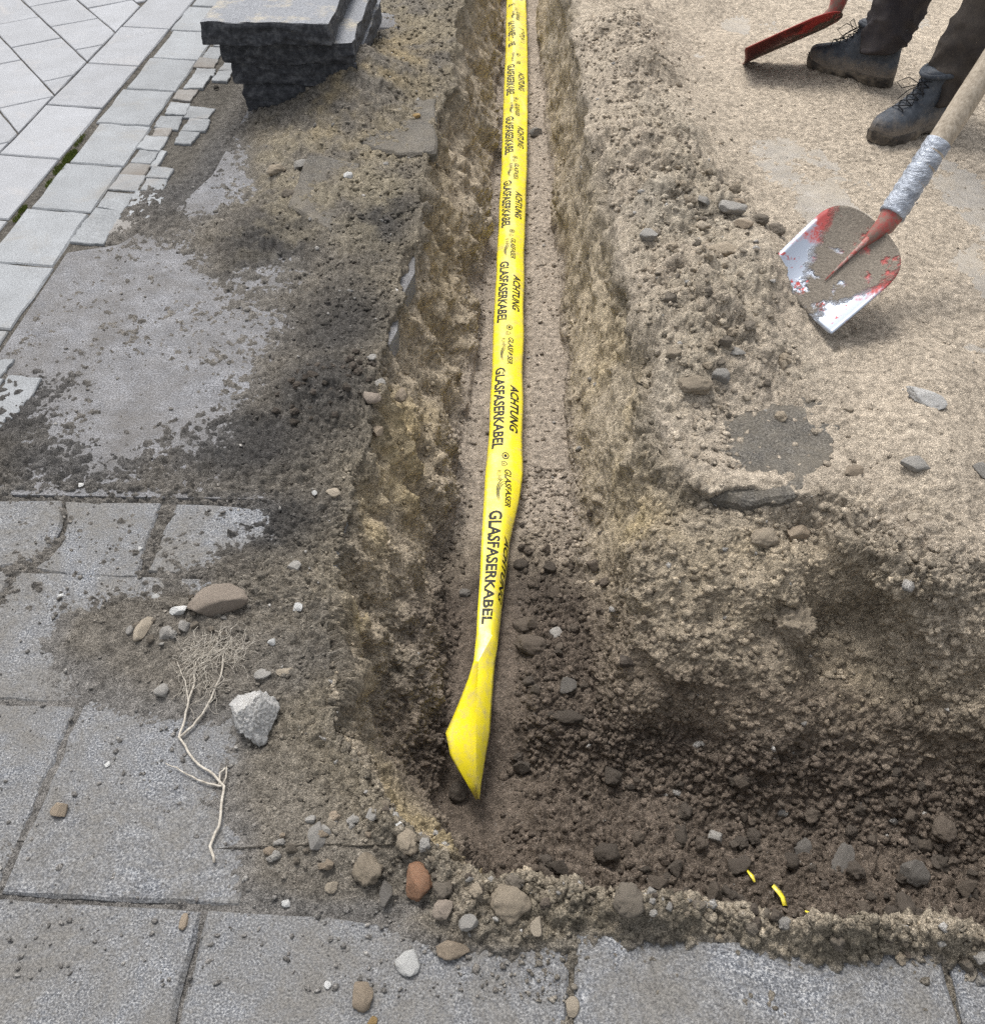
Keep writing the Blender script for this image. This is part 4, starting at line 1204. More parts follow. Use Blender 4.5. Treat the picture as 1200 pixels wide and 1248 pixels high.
S('stone', (0.4992, 2.3018, 0.06, 0.0898, 0.0513), 'clod_sand', 'broad sandy clod on the ridge above the shovel tip', 'clod', 69, 0.3, 0.6)
S('stone', (0.3877, 1.8173, 0.03, 0.086, 0.0523), 'clod_sand', 'long sandy clod above the broken asphalt', 'clod', 70, 0.3, 0.7, 0.2, 4)
S('stone', (0.4499, 1.8538, 0.03, 0.0491, 0.0378), 'st_grey', 'grey angular stone right of the long sandy clod', 'stone', 71, 0.3, 0.7, -0.7, 3, 0.25, None, 0.2, True)
S('stone', (0.4903, 1.9161, 0.03, 0.0462, 0.0308), 'st_grey', 'pale grey flat stone on the sand above the asphalt', 'stone', 72, 0.25, 0.6, -0.4)
S('stone', (0.5217, 1.9754, 0.03, 0.0353, 0.0353), 'clod_grey', 'brown clod above the pale grey flat stone', 'clod', 73, 0.3)
S('stone', (0.5089, 1.822, 0.01, 0.0245, 0.0188), 'st_beige', 'small beige pebble on the broken asphalt', 'pebble', 74)
S('rubble_stone', (0.9048, 1.8025, 0.03, 0.1294, 0.0629), 'st_chalk', 'curved pale rubble piece half buried in the right sand', 'stone', 75, 0.4, 0.6, -0.55, 4, 0.35)
S('stone', (0.8118, 1.5671, 0.03, 0.0821, 0.041), 'st_grey', 'long grey stone in the sand below the rubble piece', 'stone', 76, 0.2, 0.6, 0.1, 3, 0.35)
S('stone', (0.9553, 1.5672, 0.02, 0.0411, 0.0445), 'st_grey', 'grey stone cut by the right picture edge', 'stone', 77, 0.2, 0.8, 0.0, 3, 0.3)
S('stone', (0.6935, 1.5724, 0.02, 0.062, 0.031), 'st_tan', 'flat tilted stone at the right end of the asphalt', 'stone', 78, 0.2, 0.4, 0.5, 3, 0.2, None, 0.3, True)
S('stone', (0.5778, 1.4787, -0.03, 0.0645, 0.0441), 'st_tan', 'brown angular stone under the asphalt edge', 'stone', 79, 0.25, 0.7, 0.4, 3, 0.25, None, 0.2, True)
S('stone', (0.503, 1.4387, -0.06, 0.0677, 0.0508), 'clod_sand', 'pale clod in the corner of the cut bank', 'clod', 80, 0.25, 0.8, 0.0, 4, 0.35)
S('stone', (0.7857, 1.4382, 0.02, 0.0328, 0.023), 'st_beige', 'small beige stone in the right sand slope', 'stone', 81)
S('stone', (0.7356, 1.793, 0.01, 0.0297, 0.0223), 'st_beige', 'pale pebble right of the broken asphalt', 'pebble', 82)
S('stone', (0.0292, 4.1571, -0.3, 0.0694, 0.052), 'st_grey', 'smooth grey stone on the trench floor right of the tape', 'stone', 83, 0.12, 0.8)
S('rubble_stone', (0.5657, 1.3202, -0.14, 0.1166, 0.0866), 'clod_sand', 'large pale lump sticking out of the cut bank', 'clod', 84, 0.4, 0.9, 0.2, 5, 0.35)
# cross trench
S('stone', (0.7738, 0.9119, -0.415, 0.063, 0.0567), 'st_dark', 'largest dark angular stone on the cross trench floor', 'stone', 90, 0.3, 0.9, 0.3, 3, 0.15, None, 0.3, True)
S('stone', (0.7445, 0.8472, -0.415, 0.0431, 0.0523), 'clod_dark', 'dark clod below the largest dark angular stone', 'clod', 91, 0.3, 0.9, 0.2, 3, 0.2, None, 0.2, True)
S('stone', (0.849, 0.9952, -0.395, 0.0581, 0.0484), 'clod_brown', 'flat brown slab-like clod near the right picture edge', 'clod', 92, 0.25, 0.6, 0.2, 3, 0.25, None, 0.3, True)
S('stone', (0.8188, 0.9794, -0.415, 0.0388, 0.0323), 'clod_brown', 'brown clod between dark stone and slab-like clod', 'clod', 93, 0.3, 0.8, 0.2, 3, 0.2, None, 0.2, True)
S('stone', (0.5777, 0.964, -0.425, 0.0356, 0.0421), 'st_dark', 'tilted dark stone in the middle of the cross trench', 'stone', 94, 0.3, 0.6, -0.7, 3, 0.2, None, 0.3, True)
S('stone', (0.6498, 0.9412, -0.425, 0.0417, 0.0609), 'st_dark', 'long tilted dark stone left of the largest angular stone', 'stone', 95, 0.3, 0.6, -0.5, 3, 0.2, None, 0.3, True)
S('stone', (0.5484, 0.9347, -0.425, 0.0352, 0.0384), 'clod_dark', 'dark clod left of the tilted dark stone', 'clod', 96, 0.3, 0.9)
S('stone', (0.4072, 0.9774, -0.425, 0.0359, 0.0326), 'st_grey', 'grey angular stone on the cross trench floor', 'stone', 97, 0.3, 0.8, 0.2, 3, 0.2, None, 0.2, True)
S('stone', (0.3374, 0.9764, -0.425, 0.0294, 0.0457), 'clod_dark', 'narrow dark clod left of the grey angular stone', 'clod', 98, 0.3, 0.9)
S('stone', (0.1855, 0.9257, -0.425, 0.0545, 0.0449), 'clod_dark', 'dark rounded clod behind the near lip', 'clod', 99, 0.3, 0.9)
S('stone', (-0.1121, 1.057, -0.425, 0.0439, 0.0473), 'clod_dark', 'round dark clod left of the tape tip', 'clod', 100, 0.25, 0.95)
S('stone', (0.1123, 1.2675, -0.33, 0.0527, 0.0386), 'st_dark', 'dark angular stone right of the tape end', 'stone', 101, 0.3, 0.7, 0.1, 3, 0.2, None, 0.2, True)
S('stone', (0.1122, 1.1983, -0.415, 0.0776, 0.0317), 'clod_dark', 'flat dark clod in the middle of the trench corner', 'clod', 102, 0.3, 0.6)
S('stone', (0.0182, 1.4555, -0.33, 0.0673, 0.0486), 'clod_brown', 'flat brown stone right of the lettered tape', 'stone', 103, 0.2, 0.6)
S('stone', (0.0339, 1.3848, -0.33, 0.0804, 0.0548), 'clod_brown', 'largest brown clod beside the narrow part of the tape', 'clod', 104, 0.25, 0.7)
S('stone', (0.089, 1.421, -0.33, 0.0333, 0.0296), 'st_grey', 'small pale stone right of the largest brown clod', 'stone', 105)
S('stone', (0.0054, 1.6486, -0.33, 0.0397, 0.0357), 'clod_dark', 'dark round clod where the tape starts to narrow', 'clod', 106)
S('stone', (-0.128, 1.5514, -0.33, 0.0309, 0.0309), 'st_dark', 'dark triangular stone left of the tape', 'stone', 107, 0.3, 0.5, 0, 3, 0.2, None, 0.2, True)

# repeated clods: shared meshes, one object each
protos = [rock_mesh('clod', 500 + k, 4, 0.42, 1.0, False, k % 2 == 0) for k in range(12)]
pcache = {}
def clod(x, y, r, matk, label, cat, group, sink=0.3, name='clod', flat=None):
    k = random.randrange(len(protos))
    key = (k, matk)
    if key not in pcache:
        me = protos[k].copy()
        me.materials.clear(); me.materials.append(M[matk])
        pcache[key] = me
    o = bpy.data.objects.new(name, pcache[key])
    C.objects.link(o)
    f = flat or random.uniform(0.6, 0.95)
    o.scale = (r, r * random.uniform(0.75, 1.05), r * f)
    o.rotation_euler = (random.uniform(-.3, .3), random.uniform(-.3, .3), random.uniform(0, 6.28))
    z = gz(x, y)
    if gidx(x, y) and z < 0.0 and z > -0.03: z = max(z, 0.0)
    o.location = (x, y, z + r * f * (1 - 2 * sink))
    tag(o, label, cat, group)
    return o

def scatter(n, fn, sizes, matks, label, cat, group, sink=0.3, name='clod'):
    for _ in range(n):
        x, y = fn()
        r = sizes[0] + (sizes[1] - sizes[0]) * random.random() ** 2
        clod(x, y, r, random.choice(matks), label, cat, group, sink, name)
def box(x0, x1, y0, y1): return lambda: (random.uniform(x0, x1), random.uniform(y0, y1))
def floor_a():
    y = random.uniform(1.20, 1.80)
    return (random.uniform(0.0, float(itp(y, RIGHT_FLOOR)) + 0.07), y)
def floor_b():
    x = random.uniform(0.0, 0.95)
    return (x, random.uniform(float(itp(x, NEAR_EDGE)) + 0.16, float(itp(x, FAR_FLOOR)) + 0.04))
def lip_p():
    x = random.uniform(-0.2, 0.72)
    return (x, float(itp(x, NEAR_EDGE)) - abs(random.gauss(0.0, 0.022)) - 0.005)
def ridge_p():
    y = random.uniform(1.75, 2.75)
    return (float(itp(y, RIGHT_EDGE)) + random.gauss(0.17, 0.09), y)
scatter(36, floor_a, (0.008, 0.021), ['clod_brown', 'clod_dark', 'clod_brown'], 'brown clod among loose soil beside the narrow end of the tape', 'clod', 'clods on the trench floor beside the tape')
scatter(75, floor_b, (0.010, 0.027), ['clod_dark', 'clod_dark', 'clod_brown'], 'dark clod among loose soil on the cross trench floor', 'clod', 'clods on the cross trench floor')
scatter(60, lip_p, (0.006, 0.016), ['clod_grey', 'clod_sand', 'clod_brown', 'st_grey'], 'small crumb of soil on the near lip of the trench', 'clod', 'crumbs on the near lip')
scatter(48, ridge_p, (0.008, 0.022), ['clod_sand', 'clod_grey', 'clod_sand', 'clod_sand'], 'lump of dry soil on the spoil ridge right of the trench', 'clod', 'lumps on the right spoil ridge')
def e_pts(e):
    def f():
        a = random.uniform(0, 6.283); r = math.sqrt(random.random())
        return (e[0] + e[2] * r * math.cos(a), e[1] + e[3] * r * math.sin(a))
    return f
scatter(22, e_pts((-0.6048, 1.1236, 0.0972, 0.0761)), (0.006, 0.013), ['clod_grey', 'st_grey', 'clod_grey'], 'small grey crumb around the large flat pinkish stone', 'clod', 'crumbs around the flat stone')
scatter(40, e_pts((-0.4494, 1.7993, 0.1175, 0.1693)), (0.006, 0.017), ['clod_dark', 'clod_dark'], 'dark crumb on the dark soil heap', 'clod', 'crumbs on the dark heap')
scatter(20, e_pts((-0.2743, 0.7004, 0.0864, 0.0651)), (0.006, 0.013), ['clod_grey', 'st_tan', 'st_grey'], 'small stone in the soil left of the near lip', 'stone', 'small stones left of the lip', name='stone')
scatter(16, e_pts((0.6204, 1.0508, 0.2045, 0.0905)), (0.010, 0.022), ['clod_brown', 'clod_dark'], 'brown clod stuck at the foot of the cut bank', 'clod', 'clods at the foot of the cut bank')

# fine crumbs nobody could count, one object per kind
def crumb_field(name, n, fn, sizes, label, tint=(0.8, 1.3), sink=0.2, pale=0.03):
    bm = bmesh.new()
    bmesh.ops.create_icosphere(bm, subdivisions=1, radius=1.0)
    bv = np.array([v.co[:] for v in bm.verts], np.float32)
    bf = np.array([[v.index for v in f.verts] for f in bm.faces], np.int32)
    bm.free()
    nv = len(bv)
    P = np.array([fn() for _ in range(n)], np.float32)
    r = sizes[0] + (sizes[1] - sizes[0]) * rng.random(n) ** 4
    V = bv[None] * (1 + 1.0 * (rng.random((n, nv, 1)) - 0.5))
    V = V * (r[:, None, None] * (0.65 + 0.7 * rng.random((n, 1, 3))))
    a = rng.random(n) * 6.283
    ca, sa = np.cos(a)[:, None], np.sin(a)[:, None]
    X = V[..., 0] * ca - V[..., 1] * sa; Y = V[..., 0] * sa + V[..., 1] * ca
    zz = np.zeros(n); cc = np.zeros((n, 3), np.float32)
    for i in range(n):
        rr_, c_ = gidx(P[i, 0], P[i, 1])
        zz[i] = gz(P[i, 0], P[i, 1])
        if zz[i] > -0.03 and OUTM[rr_, c_] > 0.9: zz[i] = max(zz[i], 0.0)
        cc[i] = col[rr_, c_]
    V = np.stack([X + P[:, 0:1], Y + P[:, 1:2], V[..., 2] * 0.8 + (zz + r * (0.5 - sink))[:, None]], -1)
    F = bf[None] + (np.arange(n) * nv)[:, None, None]
    t = tint[0] + (tint[1] - tint[0]) * rng.random((n, 1))
    cc = cc * t
    pl = rng.random(n) < pale
    cc[pl] = np.array([0.42, 0.40, 0.37]) * (0.7 + 0.5 * rng.random((pl.sum(), 1)))
    cols = np.repeat(cc[:, None, :], nv, 1).reshape(-1, 3)
    o = obj(name, mesh_np(name, V.reshape(-1, 3), F.reshape(-1, 3), False, np.clip(cols, 0.02, 0.8)), M['crumb'])
    tag(o, label, 'crumbs', kind='stuff')
    return o
def left_p():
    while True:
        y = 0.5 + 2.7 * random.random() ** 1.3
        x = random.uniform(-1.2, float(itp(y, LEFT_EDGE)) - 0.005) if y > 0.8 else random.uniform(-0.9, 0.1)
        if y < 0.78 and x > -0.1 and y > float(itp(x, NEAR_EDGE)): continue
        d = float(itp(y, LEFT_EDGE)) - x
        if random.random() < (0.05 if y > 1.5 else 0.12) + math.exp(-d / 0.16): return (x, y)
def lip_f():
    x = random.uniform(-0.32, 0.95)
    return (x, float(itp(x, NEAR_EDGE)) + 0.02 - abs(random.gauss(0, 0.022)))
def floor_f():
    if random.random() < 0.4:
        y = random.uniform(1.15, 2.0); return (random.uniform(0.0, float(itp(y, RIGHT_FLOOR)) + 0.04) if random.random() < 0.8 else random.uniform(-0.2, -0.13), y)
    x = random.uniform(-0.02, 1.1); return (x, random.uniform(float(itp(x, NEAR_EDGE)) + 0.12, float(itp(x, FAR_FLOOR)) + 0.13))
def ridge_f():
    y = random.uniform(1.6, 4.2); return (float(itp(y, RIGHT_EDGE)) + random.gauss(0.15, 0.12), y)
def right_f():
    y = random.uniform(1.55, 4.2); return (random.uniform(0.4, 0.7 + 0.42 * y), y)
def far_floor():
    y = random.uniform(1.9, 5.0); return (random.uniform(float(itp(y, LEFT_FLOOR)), float(itp(y, RIGHT_FLOOR)) + 0.02), y)
def bank_f():
    y = random.uniform(2.1, 4.6); return (float(itp(y, LEFT_EDGE)) - abs(random.gauss(0, 0.22)), y)
crumb_field('soil_crumbs', 7000, left_p, (0.0006, 0.0048), 'fine dark crumbs strewn over the paving left of the trench', (0.95, 1.6), 0.2, 0.05)
crumb_field('soil_crumbs', 5500, lip_f, (0.001, 0.008), 'fine crumbs of soil along the near lip', (0.75, 1.4), 0.25, 0.05)
crumb_field('soil_crumbs', 7000, floor_f, (0.0008, 0.009), 'loose dark crumbs covering the cross trench floor', (0.7, 1.35), 0.3, 0.008)
crumb_field('soil_crumbs', 5500, ridge_f, (0.001, 0.010), 'loose sandy crumbs on the right spoil ridge', (0.7, 1.3), 0.3, 0.03)
crumb_field('sand_crumbs', 2200, right_f, (0.0006, 0.0045), 'loose sand crumbs on the right road', (0.75, 1.2), 0.3, 0.03)
crumb_field('sand_crumbs', 1500, far_floor, (0.001, 0.008), 'sand crumbs on the far trench floor', (0.7, 1.2), 0.3, 0.02)
crumb_field('soil_crumbs', 3000, bank_f, (0.001, 0.009), 'crumbs on the far left bank', (0.7, 1.35), 0.3, 0.04)

def slope_f():
    x = random.uniform(0.2, 1.0)
    a_, b_ = float(itp(x, FAR_FLOOR)), float(itp(x, FAR_EDGE))
    return (x, random.uniform(a_, b_))
def lwall_f():
    y = random.uniform(1.0, 3.2)
    return (random.uniform(float(itp(y, LEFT_EDGE)), float(itp(y, LEFT_FLOOR))), y)
crumb_field('soil_crumbs', 4500, slope_f, (0.001, 0.011), 'crumbs caught on the sloping cut bank', (0.75, 1.3), 0.4, 0.02)
crumb_field('soil_crumbs', 2200, lwall_f, (0.001, 0.008), 'crumbs caught on the left trench wall', (0.75, 1.3), 0.4, 0.02)
# yellow scraps in the cross trench
sc0 = [(0.4574, 0.9087), (0.4633, 0.8958), (0.4675, 0.8829)]
scrap([on_g(p, 0.009) for p in sc0], 0.006, 'upper of the three small yellow tape scraps in the cross trench')
sc1 = [(0.5007, 0.8777), (0.5112, 0.8669), (0.5172, 0.8576), (0.5191, 0.8419)]
scrap([on_g(p, 0.009) for p in sc1], 0.006, 'middle jagged yellow tape scrap in the cross trench')
sc2 = [(0.5558, 0.8355), (0.5738, 0.8269), (0.5962, 0.8185)]
scrap([on_g(p, 0.009) for p in sc2], 0.004, 'thin yellow tape strip just behind the near lip')

# ------------------------------------------------------------------ slabs of asphalt and paving caught in the banks
def broken_slab(name, pts, z, th, mat, label, cat, tilt=(0, 0), jit=0.006):
    o = prism(name, pts, z, th, mat, None, bev=0.006, seg=7, jit=jit, wear=1.4)
    o.rotation_euler = (tilt[0], tilt[1], 0)
    tag(o, label, cat)
    return o
broken_slab('asphalt_slab', [(0.3643, 1.7853), (0.4401, 1.8588), (0.5741, 1.9021), (0.7138, 1.882), (0.7233, 1.7843), (0.6785, 1.6408), (0.5691, 1.5221), (0.4589, 1.498), (0.3799, 1.5299), (0.3586, 1.6557)], 0.006, 0.055, M['broken_asphalt'], 'broken dark asphalt slab at the corner of the right bank', 'asphalt slab', (R(1.5), R(-1)))
broken_slab('paving_slab', [(-0.5959, 3.4471), (-0.3296, 3.4432), (-0.2971, 3.035), (-0.3794, 3.014), (-0.4773, 3.0399), (-0.5549, 3.1036)], 0.052, 0.035, M['broken_asphalt'], 'dark broken slab half buried in the far left bank', 'slab', (R(1), R(-2)))
broken_slab('paving_slab', [(-0.6415, 4.3443), (-0.3718, 4.3148), (-0.3721, 4.1417), (-0.6179, 4.1508)], 0.060, 0.04, M['old_asphalt'], 'bluish slab showing through the far left bank', 'slab', (0, R(-1)))
broken_slab('paving_slab', [(-0.7095, 2.694), (-0.6999, 3.0074), (-0.5318, 2.9729), (-0.5153, 2.6711), (-0.5575, 2.5524)], 0.036, 0.05, M['broken_asphalt'], 'tilted slab beside the crack in the left bank', 'slab', (R(2), R(3)))

# ------------------------------------------------------------------ stack of split basalt slabs
def split_slab(x0, x1, y0, y1, z0, z1, seed, rough=0.0075):
    nx, ny, nz_ = 22, 34, 6
    bm = bmesh.new()
    bmesh.ops.create_cube(bm, size=1.0)
    bmesh.ops.subdivide_edges(bm, edges=bm.edges[:], cuts=13, use_grid_fill=True)
    o_ = Vector((seed * 7.3, seed * 3.1, seed * 1.7))
    for v in bm.verts:
        c = v.co.copy()
        p = Vector((x0 + (c.x + .5) * (x1 - x0), y0 + (c.y + .5) * (y1 - y0), z0 + (c.z + .5) * (z1 - z0)))
        side = max(abs(c.x), abs(c.y)) > 0.4999
        q = p * 1.0 + o_
        if side:
            n = Vector((c.x if abs(c.x) > 0.4999 else 0, c.y if abs(c.y) > 0.4999 else 0, 0)).normalized()
            a = mnoise.noise(Vector((q.x * 9, q.y * 9, q.z * 22))) + 0.6 * mnoise.noise(Vector((q.x * 25, q.y * 25, q.z * 60))) + 0.4 * mnoise.noise(q * 70)
            p += n * rough * a
            p -= n * 0.006 * (abs(c.z) * 2) ** 4 * (0.5 + mnoise.noise(q * 14))
        else:
            p.z += 0.0015 * mnoise.noise(q * 20)
        p.z += 0.003 * mnoise.noise(Vector((q.x * 4, q.y * 4, 0.0)))
        if abs(c.z) > 0.4999 and side: p.z -= math.copysign(0.004, c.z) * abs(mnoise.noise(q * 30)) * 2
        v.co = p
    me = from_bm('stone_slab', bm)
    return me
BX, BY = -1.03, 3.42
stk = [(-1.000, -0.62, 3.45, 4.10, -0.01, 0.095, 'lowest dark slab of the stone stack, half buried in soil'),
       (-1.025, -0.595, 3.44, 4.12, 0.097, 0.172, 'third dark slab from the top of the stone stack'),
       (-1.045, -0.60, 3.42, 4.08, 0.174, 0.246, 'second dark slab of the stone stack, below the overhanging one'),
       (-1.085, -0.660, 3.37, 4.30, 0.248, 0.322, 'top dark slab of the stone stack with pale blotched top')]
for i, (x0, x1, y0_, y1_, z0, z1, lab) in enumerate(stk):
    o = obj('stone_slab', split_slab(x0, x1, y0_, y1_, z0, z1, i + 3), M['basalt'])
    tag(o, lab, 'stone slab')
# ------------------------------------------------------------------ dry root
mr, nt_, b_ = newmat('dry_root')
n_ = N(nt_)
n_.link(n_.ramp(n_.noise(160, 4), [(0.3, (0.26, 0.23, 0.19)), (0.7, (0.56, 0.52, 0.45))]), b_.inputs['Base Color'])
root = empty('dry_root', (*(-0.4624, 0.8107), 0.0))
tag(root, 'pale dried root with fine side fibres lying on the left soil', 'root')
RT = root.location.copy()
def root_tube(pts, r0, r1, name='root_branch', h=0.006, seg=6):
    P_ = []
    for i, p in enumerate(pts):
        z = max(gz(p[0], p[1]), 0.0) + h
        P_.append(Vector((p[0], p[1], z)) - RT)
    # smooth resample
    Q = []
    for i in range(len(P_) - 1):
        for t in (0, 0.33, 0.66):
            q = P_[i].lerp(P_[i + 1], t)
            if i or t: q += Vector((random.uniform(-1, 1), random.uniform(-1, 1), random.uniform(0, 1))) * 0.0012
            Q.append(q)
    Q.append(P_[-1])
    n = len(Q)
    return tube(name, Q, [r0 + (r1 - r0) * k / (n - 1) for k in range(n)], mr, root, seg)
root_tube([(-0.4401, 0.6758), (-0.4513, 0.7014), (-0.4466, 0.7338), (-0.4497, 0.7682), (-0.4548, 0.8008), (-0.4753, 0.8205), (-0.5051, 0.8387), (-0.529, 0.8636), (-0.5503, 0.8877), (-0.55, 0.9228), (-0.5512, 0.959), (-0.5483, 0.9862)], 0.0023, 0.0018, 'root_stem', 0.007, 8)
root_tube([(-0.5503, 0.8877), (-0.533, 0.9106), (-0.5192, 0.9436), (-0.5126, 0.974), (-0.5058, 1.0051), (-0.51, 1.0348), (-0.5134, 1.0617)], 0.0024, 0.0012)
root_tube([(-0.4548, 0.8008), (-0.4809, 0.8056), (-0.5099, 0.8162), (-0.5409, 0.8328), (-0.5588, 0.8396)], 0.0020, 0.0008)
root_tube([(-0.4633, 0.8034), (-0.4659, 0.8253), (-0.4591, 0.836), (-0.4543, 0.8154), (-0.4574, 0.8007)], 0.0016, 0.0012)
root_tube([(-0.5483, 0.9862), (-0.5531, 1.0102), (-0.556, 1.033)], 0.0020, 0.0010)
root_tube([(-0.5495, 0.9524), (-0.5624, 0.9856), (-0.5759, 1.0093), (-0.5891, 1.0318)], 0.0014, 0.0006)
rr2 = random.Random(5)
anch = [(-0.5522, 1.0068), (-0.5487, 1.0387), (-0.5311, 1.0501), (-0.5127, 1.0527), (-0.5049, 1.0694), (-0.5264, 1.0796), (-0.4906, 1.0517), (-0.5351, 1.025), (-0.5071, 1.0349), (-0.5142, 0.9807), (-0.5625, 0.9805), (-0.4785, 1.0631), (-0.5541, 1.0601), (-0.5646, 1.0327)]
fib = bmesh.new()
fib.free()
FV = []
for k in range(230):
    a = rr2.choice(anch)
    ang = rr2.uniform(0, 6.28)
    pts = [a]
    st = rr2.uniform(0.006, 0.012)
    for j in range(rr2.randint(3, 6)):
        ang += rr2.uniform(-0.9, 0.9)
        pts.append((pts[-1][0] + st * math.cos(ang), pts[-1][1] + st * math.sin(ang)))
    P_ = []
    hh = rr2.uniform(0.002, 0.014)
    for j, p in enumerate(pts):
        P_.append(Vector((p[0], p[1], max(gz(*p), 0) + hh + rr2.uniform(-0.002, 0.003))) - RT)
    FV.append(P_)
VV, FF = [], []
for P_ in FV:
    b0 = len(VV)
    for i, p in enumerate(P_):
        r = 0.00045
        for w in range(3):
            VV.append((p.x + r * math.cos(w * 2.094), p.y + r * math.sin(w * 2.094) * 0.7, p.z + r * math.sin(w * 2.094)))
    for i in range(len(P_) - 1):
        for w in range(3):
            w2 = (w + 1) % 3
            FF.append((b0 + i * 3 + w, b0 + i * 3 + w2, b0 + i * 3 + 3 + w2, b0 + i * 3 + 3 + w))
fo = obj('root_fibres', mesh_np('root_fibres', VV, FF, True), mr, root)
fo['kind'] = 'stuff'

# ------------------------------------------------------------------ shovels
def wood_material():
    m, nt, b = newmat('weathered_wood')
    n = N(nt)
    mp = nt.nodes.new('ShaderNodeMapping')
    mp.inputs['Scale'].default_value = (14, 14, 1.2)
    n.link(n.co, mp.inputs[0])
    c = n.ramp(n.noise(9, 8, 0.7, mp.outputs[0]), [(0.3, (0.20, 0.165, 0.125)), (0.5, (0.36, 0.305, 0.235)), (0.72, (0.50, 0.44, 0.36))])
    c = n.mul(c, n.ramp(n.noise(14, 6, 0.7), [(0.3, 0.75), (0.7, 1.12)]))
    n.link(c, b.inputs['Base Color'])
    b.inputs['Roughness'].default_value = 0.75
    n.bump(b, n.noise(12, 8, 0.7, mp.outputs[0]), 0.35, 0.003)
    return m
M['wood'] = wood_material()

def blade_material(name, mud, mudcol, metal, paint):
    m, nt, b = newmat(name)
    n = N(nt)
    sep = nt.nodes.new('ShaderNodeSeparateXYZ')
    n.link(n.co, sep.inputs[0])
    # x across (-1..1 = half width), y along (0 tip .. 1 neck), both stored in the UV-like attribute "bl"
    a = n.nt.nodes.new('ShaderNodeAttribute'); a.attribute_name = 'bl'
    s2 = nt.nodes.new('ShaderNodeSeparateXYZ')
    n.link(a.outputs['Vector'], s2.inputs[0])
    u, v = s2.outputs[0], s2.outputs[1]
    nb = n.noise(16, 6, 0.7)
    nb2 = n.noise(60, 6, 0.75)
    nn2 = n.math('ADD', n.math('MULTIPLY', n.math('SUBTRACT', nb, 0.5), 0.9), n.math('MULTIPLY', n.math('SUBTRACT', nb2, 0.5), 0.45))
    # scraped bright metal near the cutting edge and along the sides
    k1 = n.math('ADD', v, nn2)
    metal_f = n.ramp(k1, [(0.44, 1.0), (0.58, 0.0)])
    base = n.mix(metal_f, paint, metal)
    sp = n.ramp(n.noise(30, 5, 0.7), [(0.60, 0.0), (0.64, 1.0)])
    base = n.mix(n.math('MULTIPLY', sp, metal_f), base, paint)
    # dried mud in the middle
    au = n.math('ABSOLUTE', n.math('ADD', u, -0.05))
    kk = n.math('ADD', n.math('SUBTRACT', au, n.math('MULTIPLY', v, 0.75)), n.math('MULTIPLY', nn2, 0.9))
    mud_f = n.ramp(kk, [(0.20 - mud, 1.0), (0.36 - mud, 0.0)])
    holes = n.ramp(n.noise(22, 4, 0.6), [(0.56, 1.0), (0.66, 0.0)])
    mud_f = n.math('MULTIPLY', mud_f, holes)
    mc_ = n.mul(n.ramp(n.noise(180, 5, 0.75), [(0.3, 0.6), (0.7, 1.35)]), mudcol)
    base = n.mix(mud_f, base, mc_)
    n.link(base, b.inputs['Base Color'])
    ro = n.mix(mud_f, n.mix(metal_f, (0.55,) * 3, (0.34,) * 3), (0.95,) * 3)
    n.link(ro, b.inputs['Roughness'])
    n.link(n.math('MULTIPLY', n.math('SUBTRACT', 1.0, mud_f), n.math('MULTIPLY', metal_f, 0.7)), b.inputs['Metallic'])
    n.bump(b, n.math('MULTIPLY', n.math('ADD', n.noise(140, 6, 0.75), 0.6), mud_f), 0.9, 0.006)
    return m
M['blade_a'] = blade_material('worn_blade', -0.07, (0.22, 0.192, 0.158), (0.40, 0.44, 0.51), (0.38, 0.075, 0.070))
M['blade_b'] = blade_material('red_blade', 0.45, (0.12, 0.085, 0.065), (0.16, 0.040, 0.034), (0.30, 0.036, 0.030))

def make_blade(name, tip_mid, width_v, axis_v, mat, parent, org, dish=0.028, nu=25, nv=31, rib=0.010):
    """tip_mid: middle of the cutting edge, width_v: half width vector, axis_v: cutting edge -> neck"""
    tip_mid, width_v, axis_v = Vector(tip_mid), Vector(width_v), Vector(axis_v)
    nrm = width_v.cross(axis_v).normalized()
    if nrm.z < 0: nrm = -nrm
    def outline(v):
        # half width fraction along the blade, v 0 at the edge, 1 at the neck
        if v < 0.66: return 1.0 + 0.04 * math.sin(v / 0.66 * math.pi / 2)
        t = (v - 0.66) / 0.34
        return 1.04 * (max(0.0, 1 - t ** 3.0)) ** 0.45 * (1 - 0.10 * t)
    V, BL = [], []
    for j in range(nv):
        v = j / (nv - 1)
        w = max(outline(v), 0.10)
        for i in range(nu):
            u = -1 + 2 * i / (nu - 1)
            h = dish * (abs(u * w) ** 2.2) + dish * 0.9 * max(0, v - 0.8) ** 1.5 * 4 - 0.004
            h += rib * math.exp(-(u * w / 0.085) ** 2) * float(sst(0.35, 0.75, v))
            corner = 0.0
            if v < 0.03 and abs(u) > 0.93: corner = 0.01
            vv = v + corner
            p = tip_mid + width_v * (u * w) + axis_v * vv + nrm * h
            V.append(tuple(p - Vector(org)))
            BL.append((u * w, v, 0))
    me = mesh_np(name, V, grid_faces(nv, nu), True)
    at = me.attributes.new('bl', 'FLOAT_VECTOR', 'POINT')
    at.data.foreach_set('vector', np.array(BL, np.float32).ravel())
    o = obj(name, me, mat, parent)
    so_ = o.modifiers.new('thickness', 'SOLIDIFY')
    so_.thickness = 0.0035
    so_.offset = 0
    return o, nrm

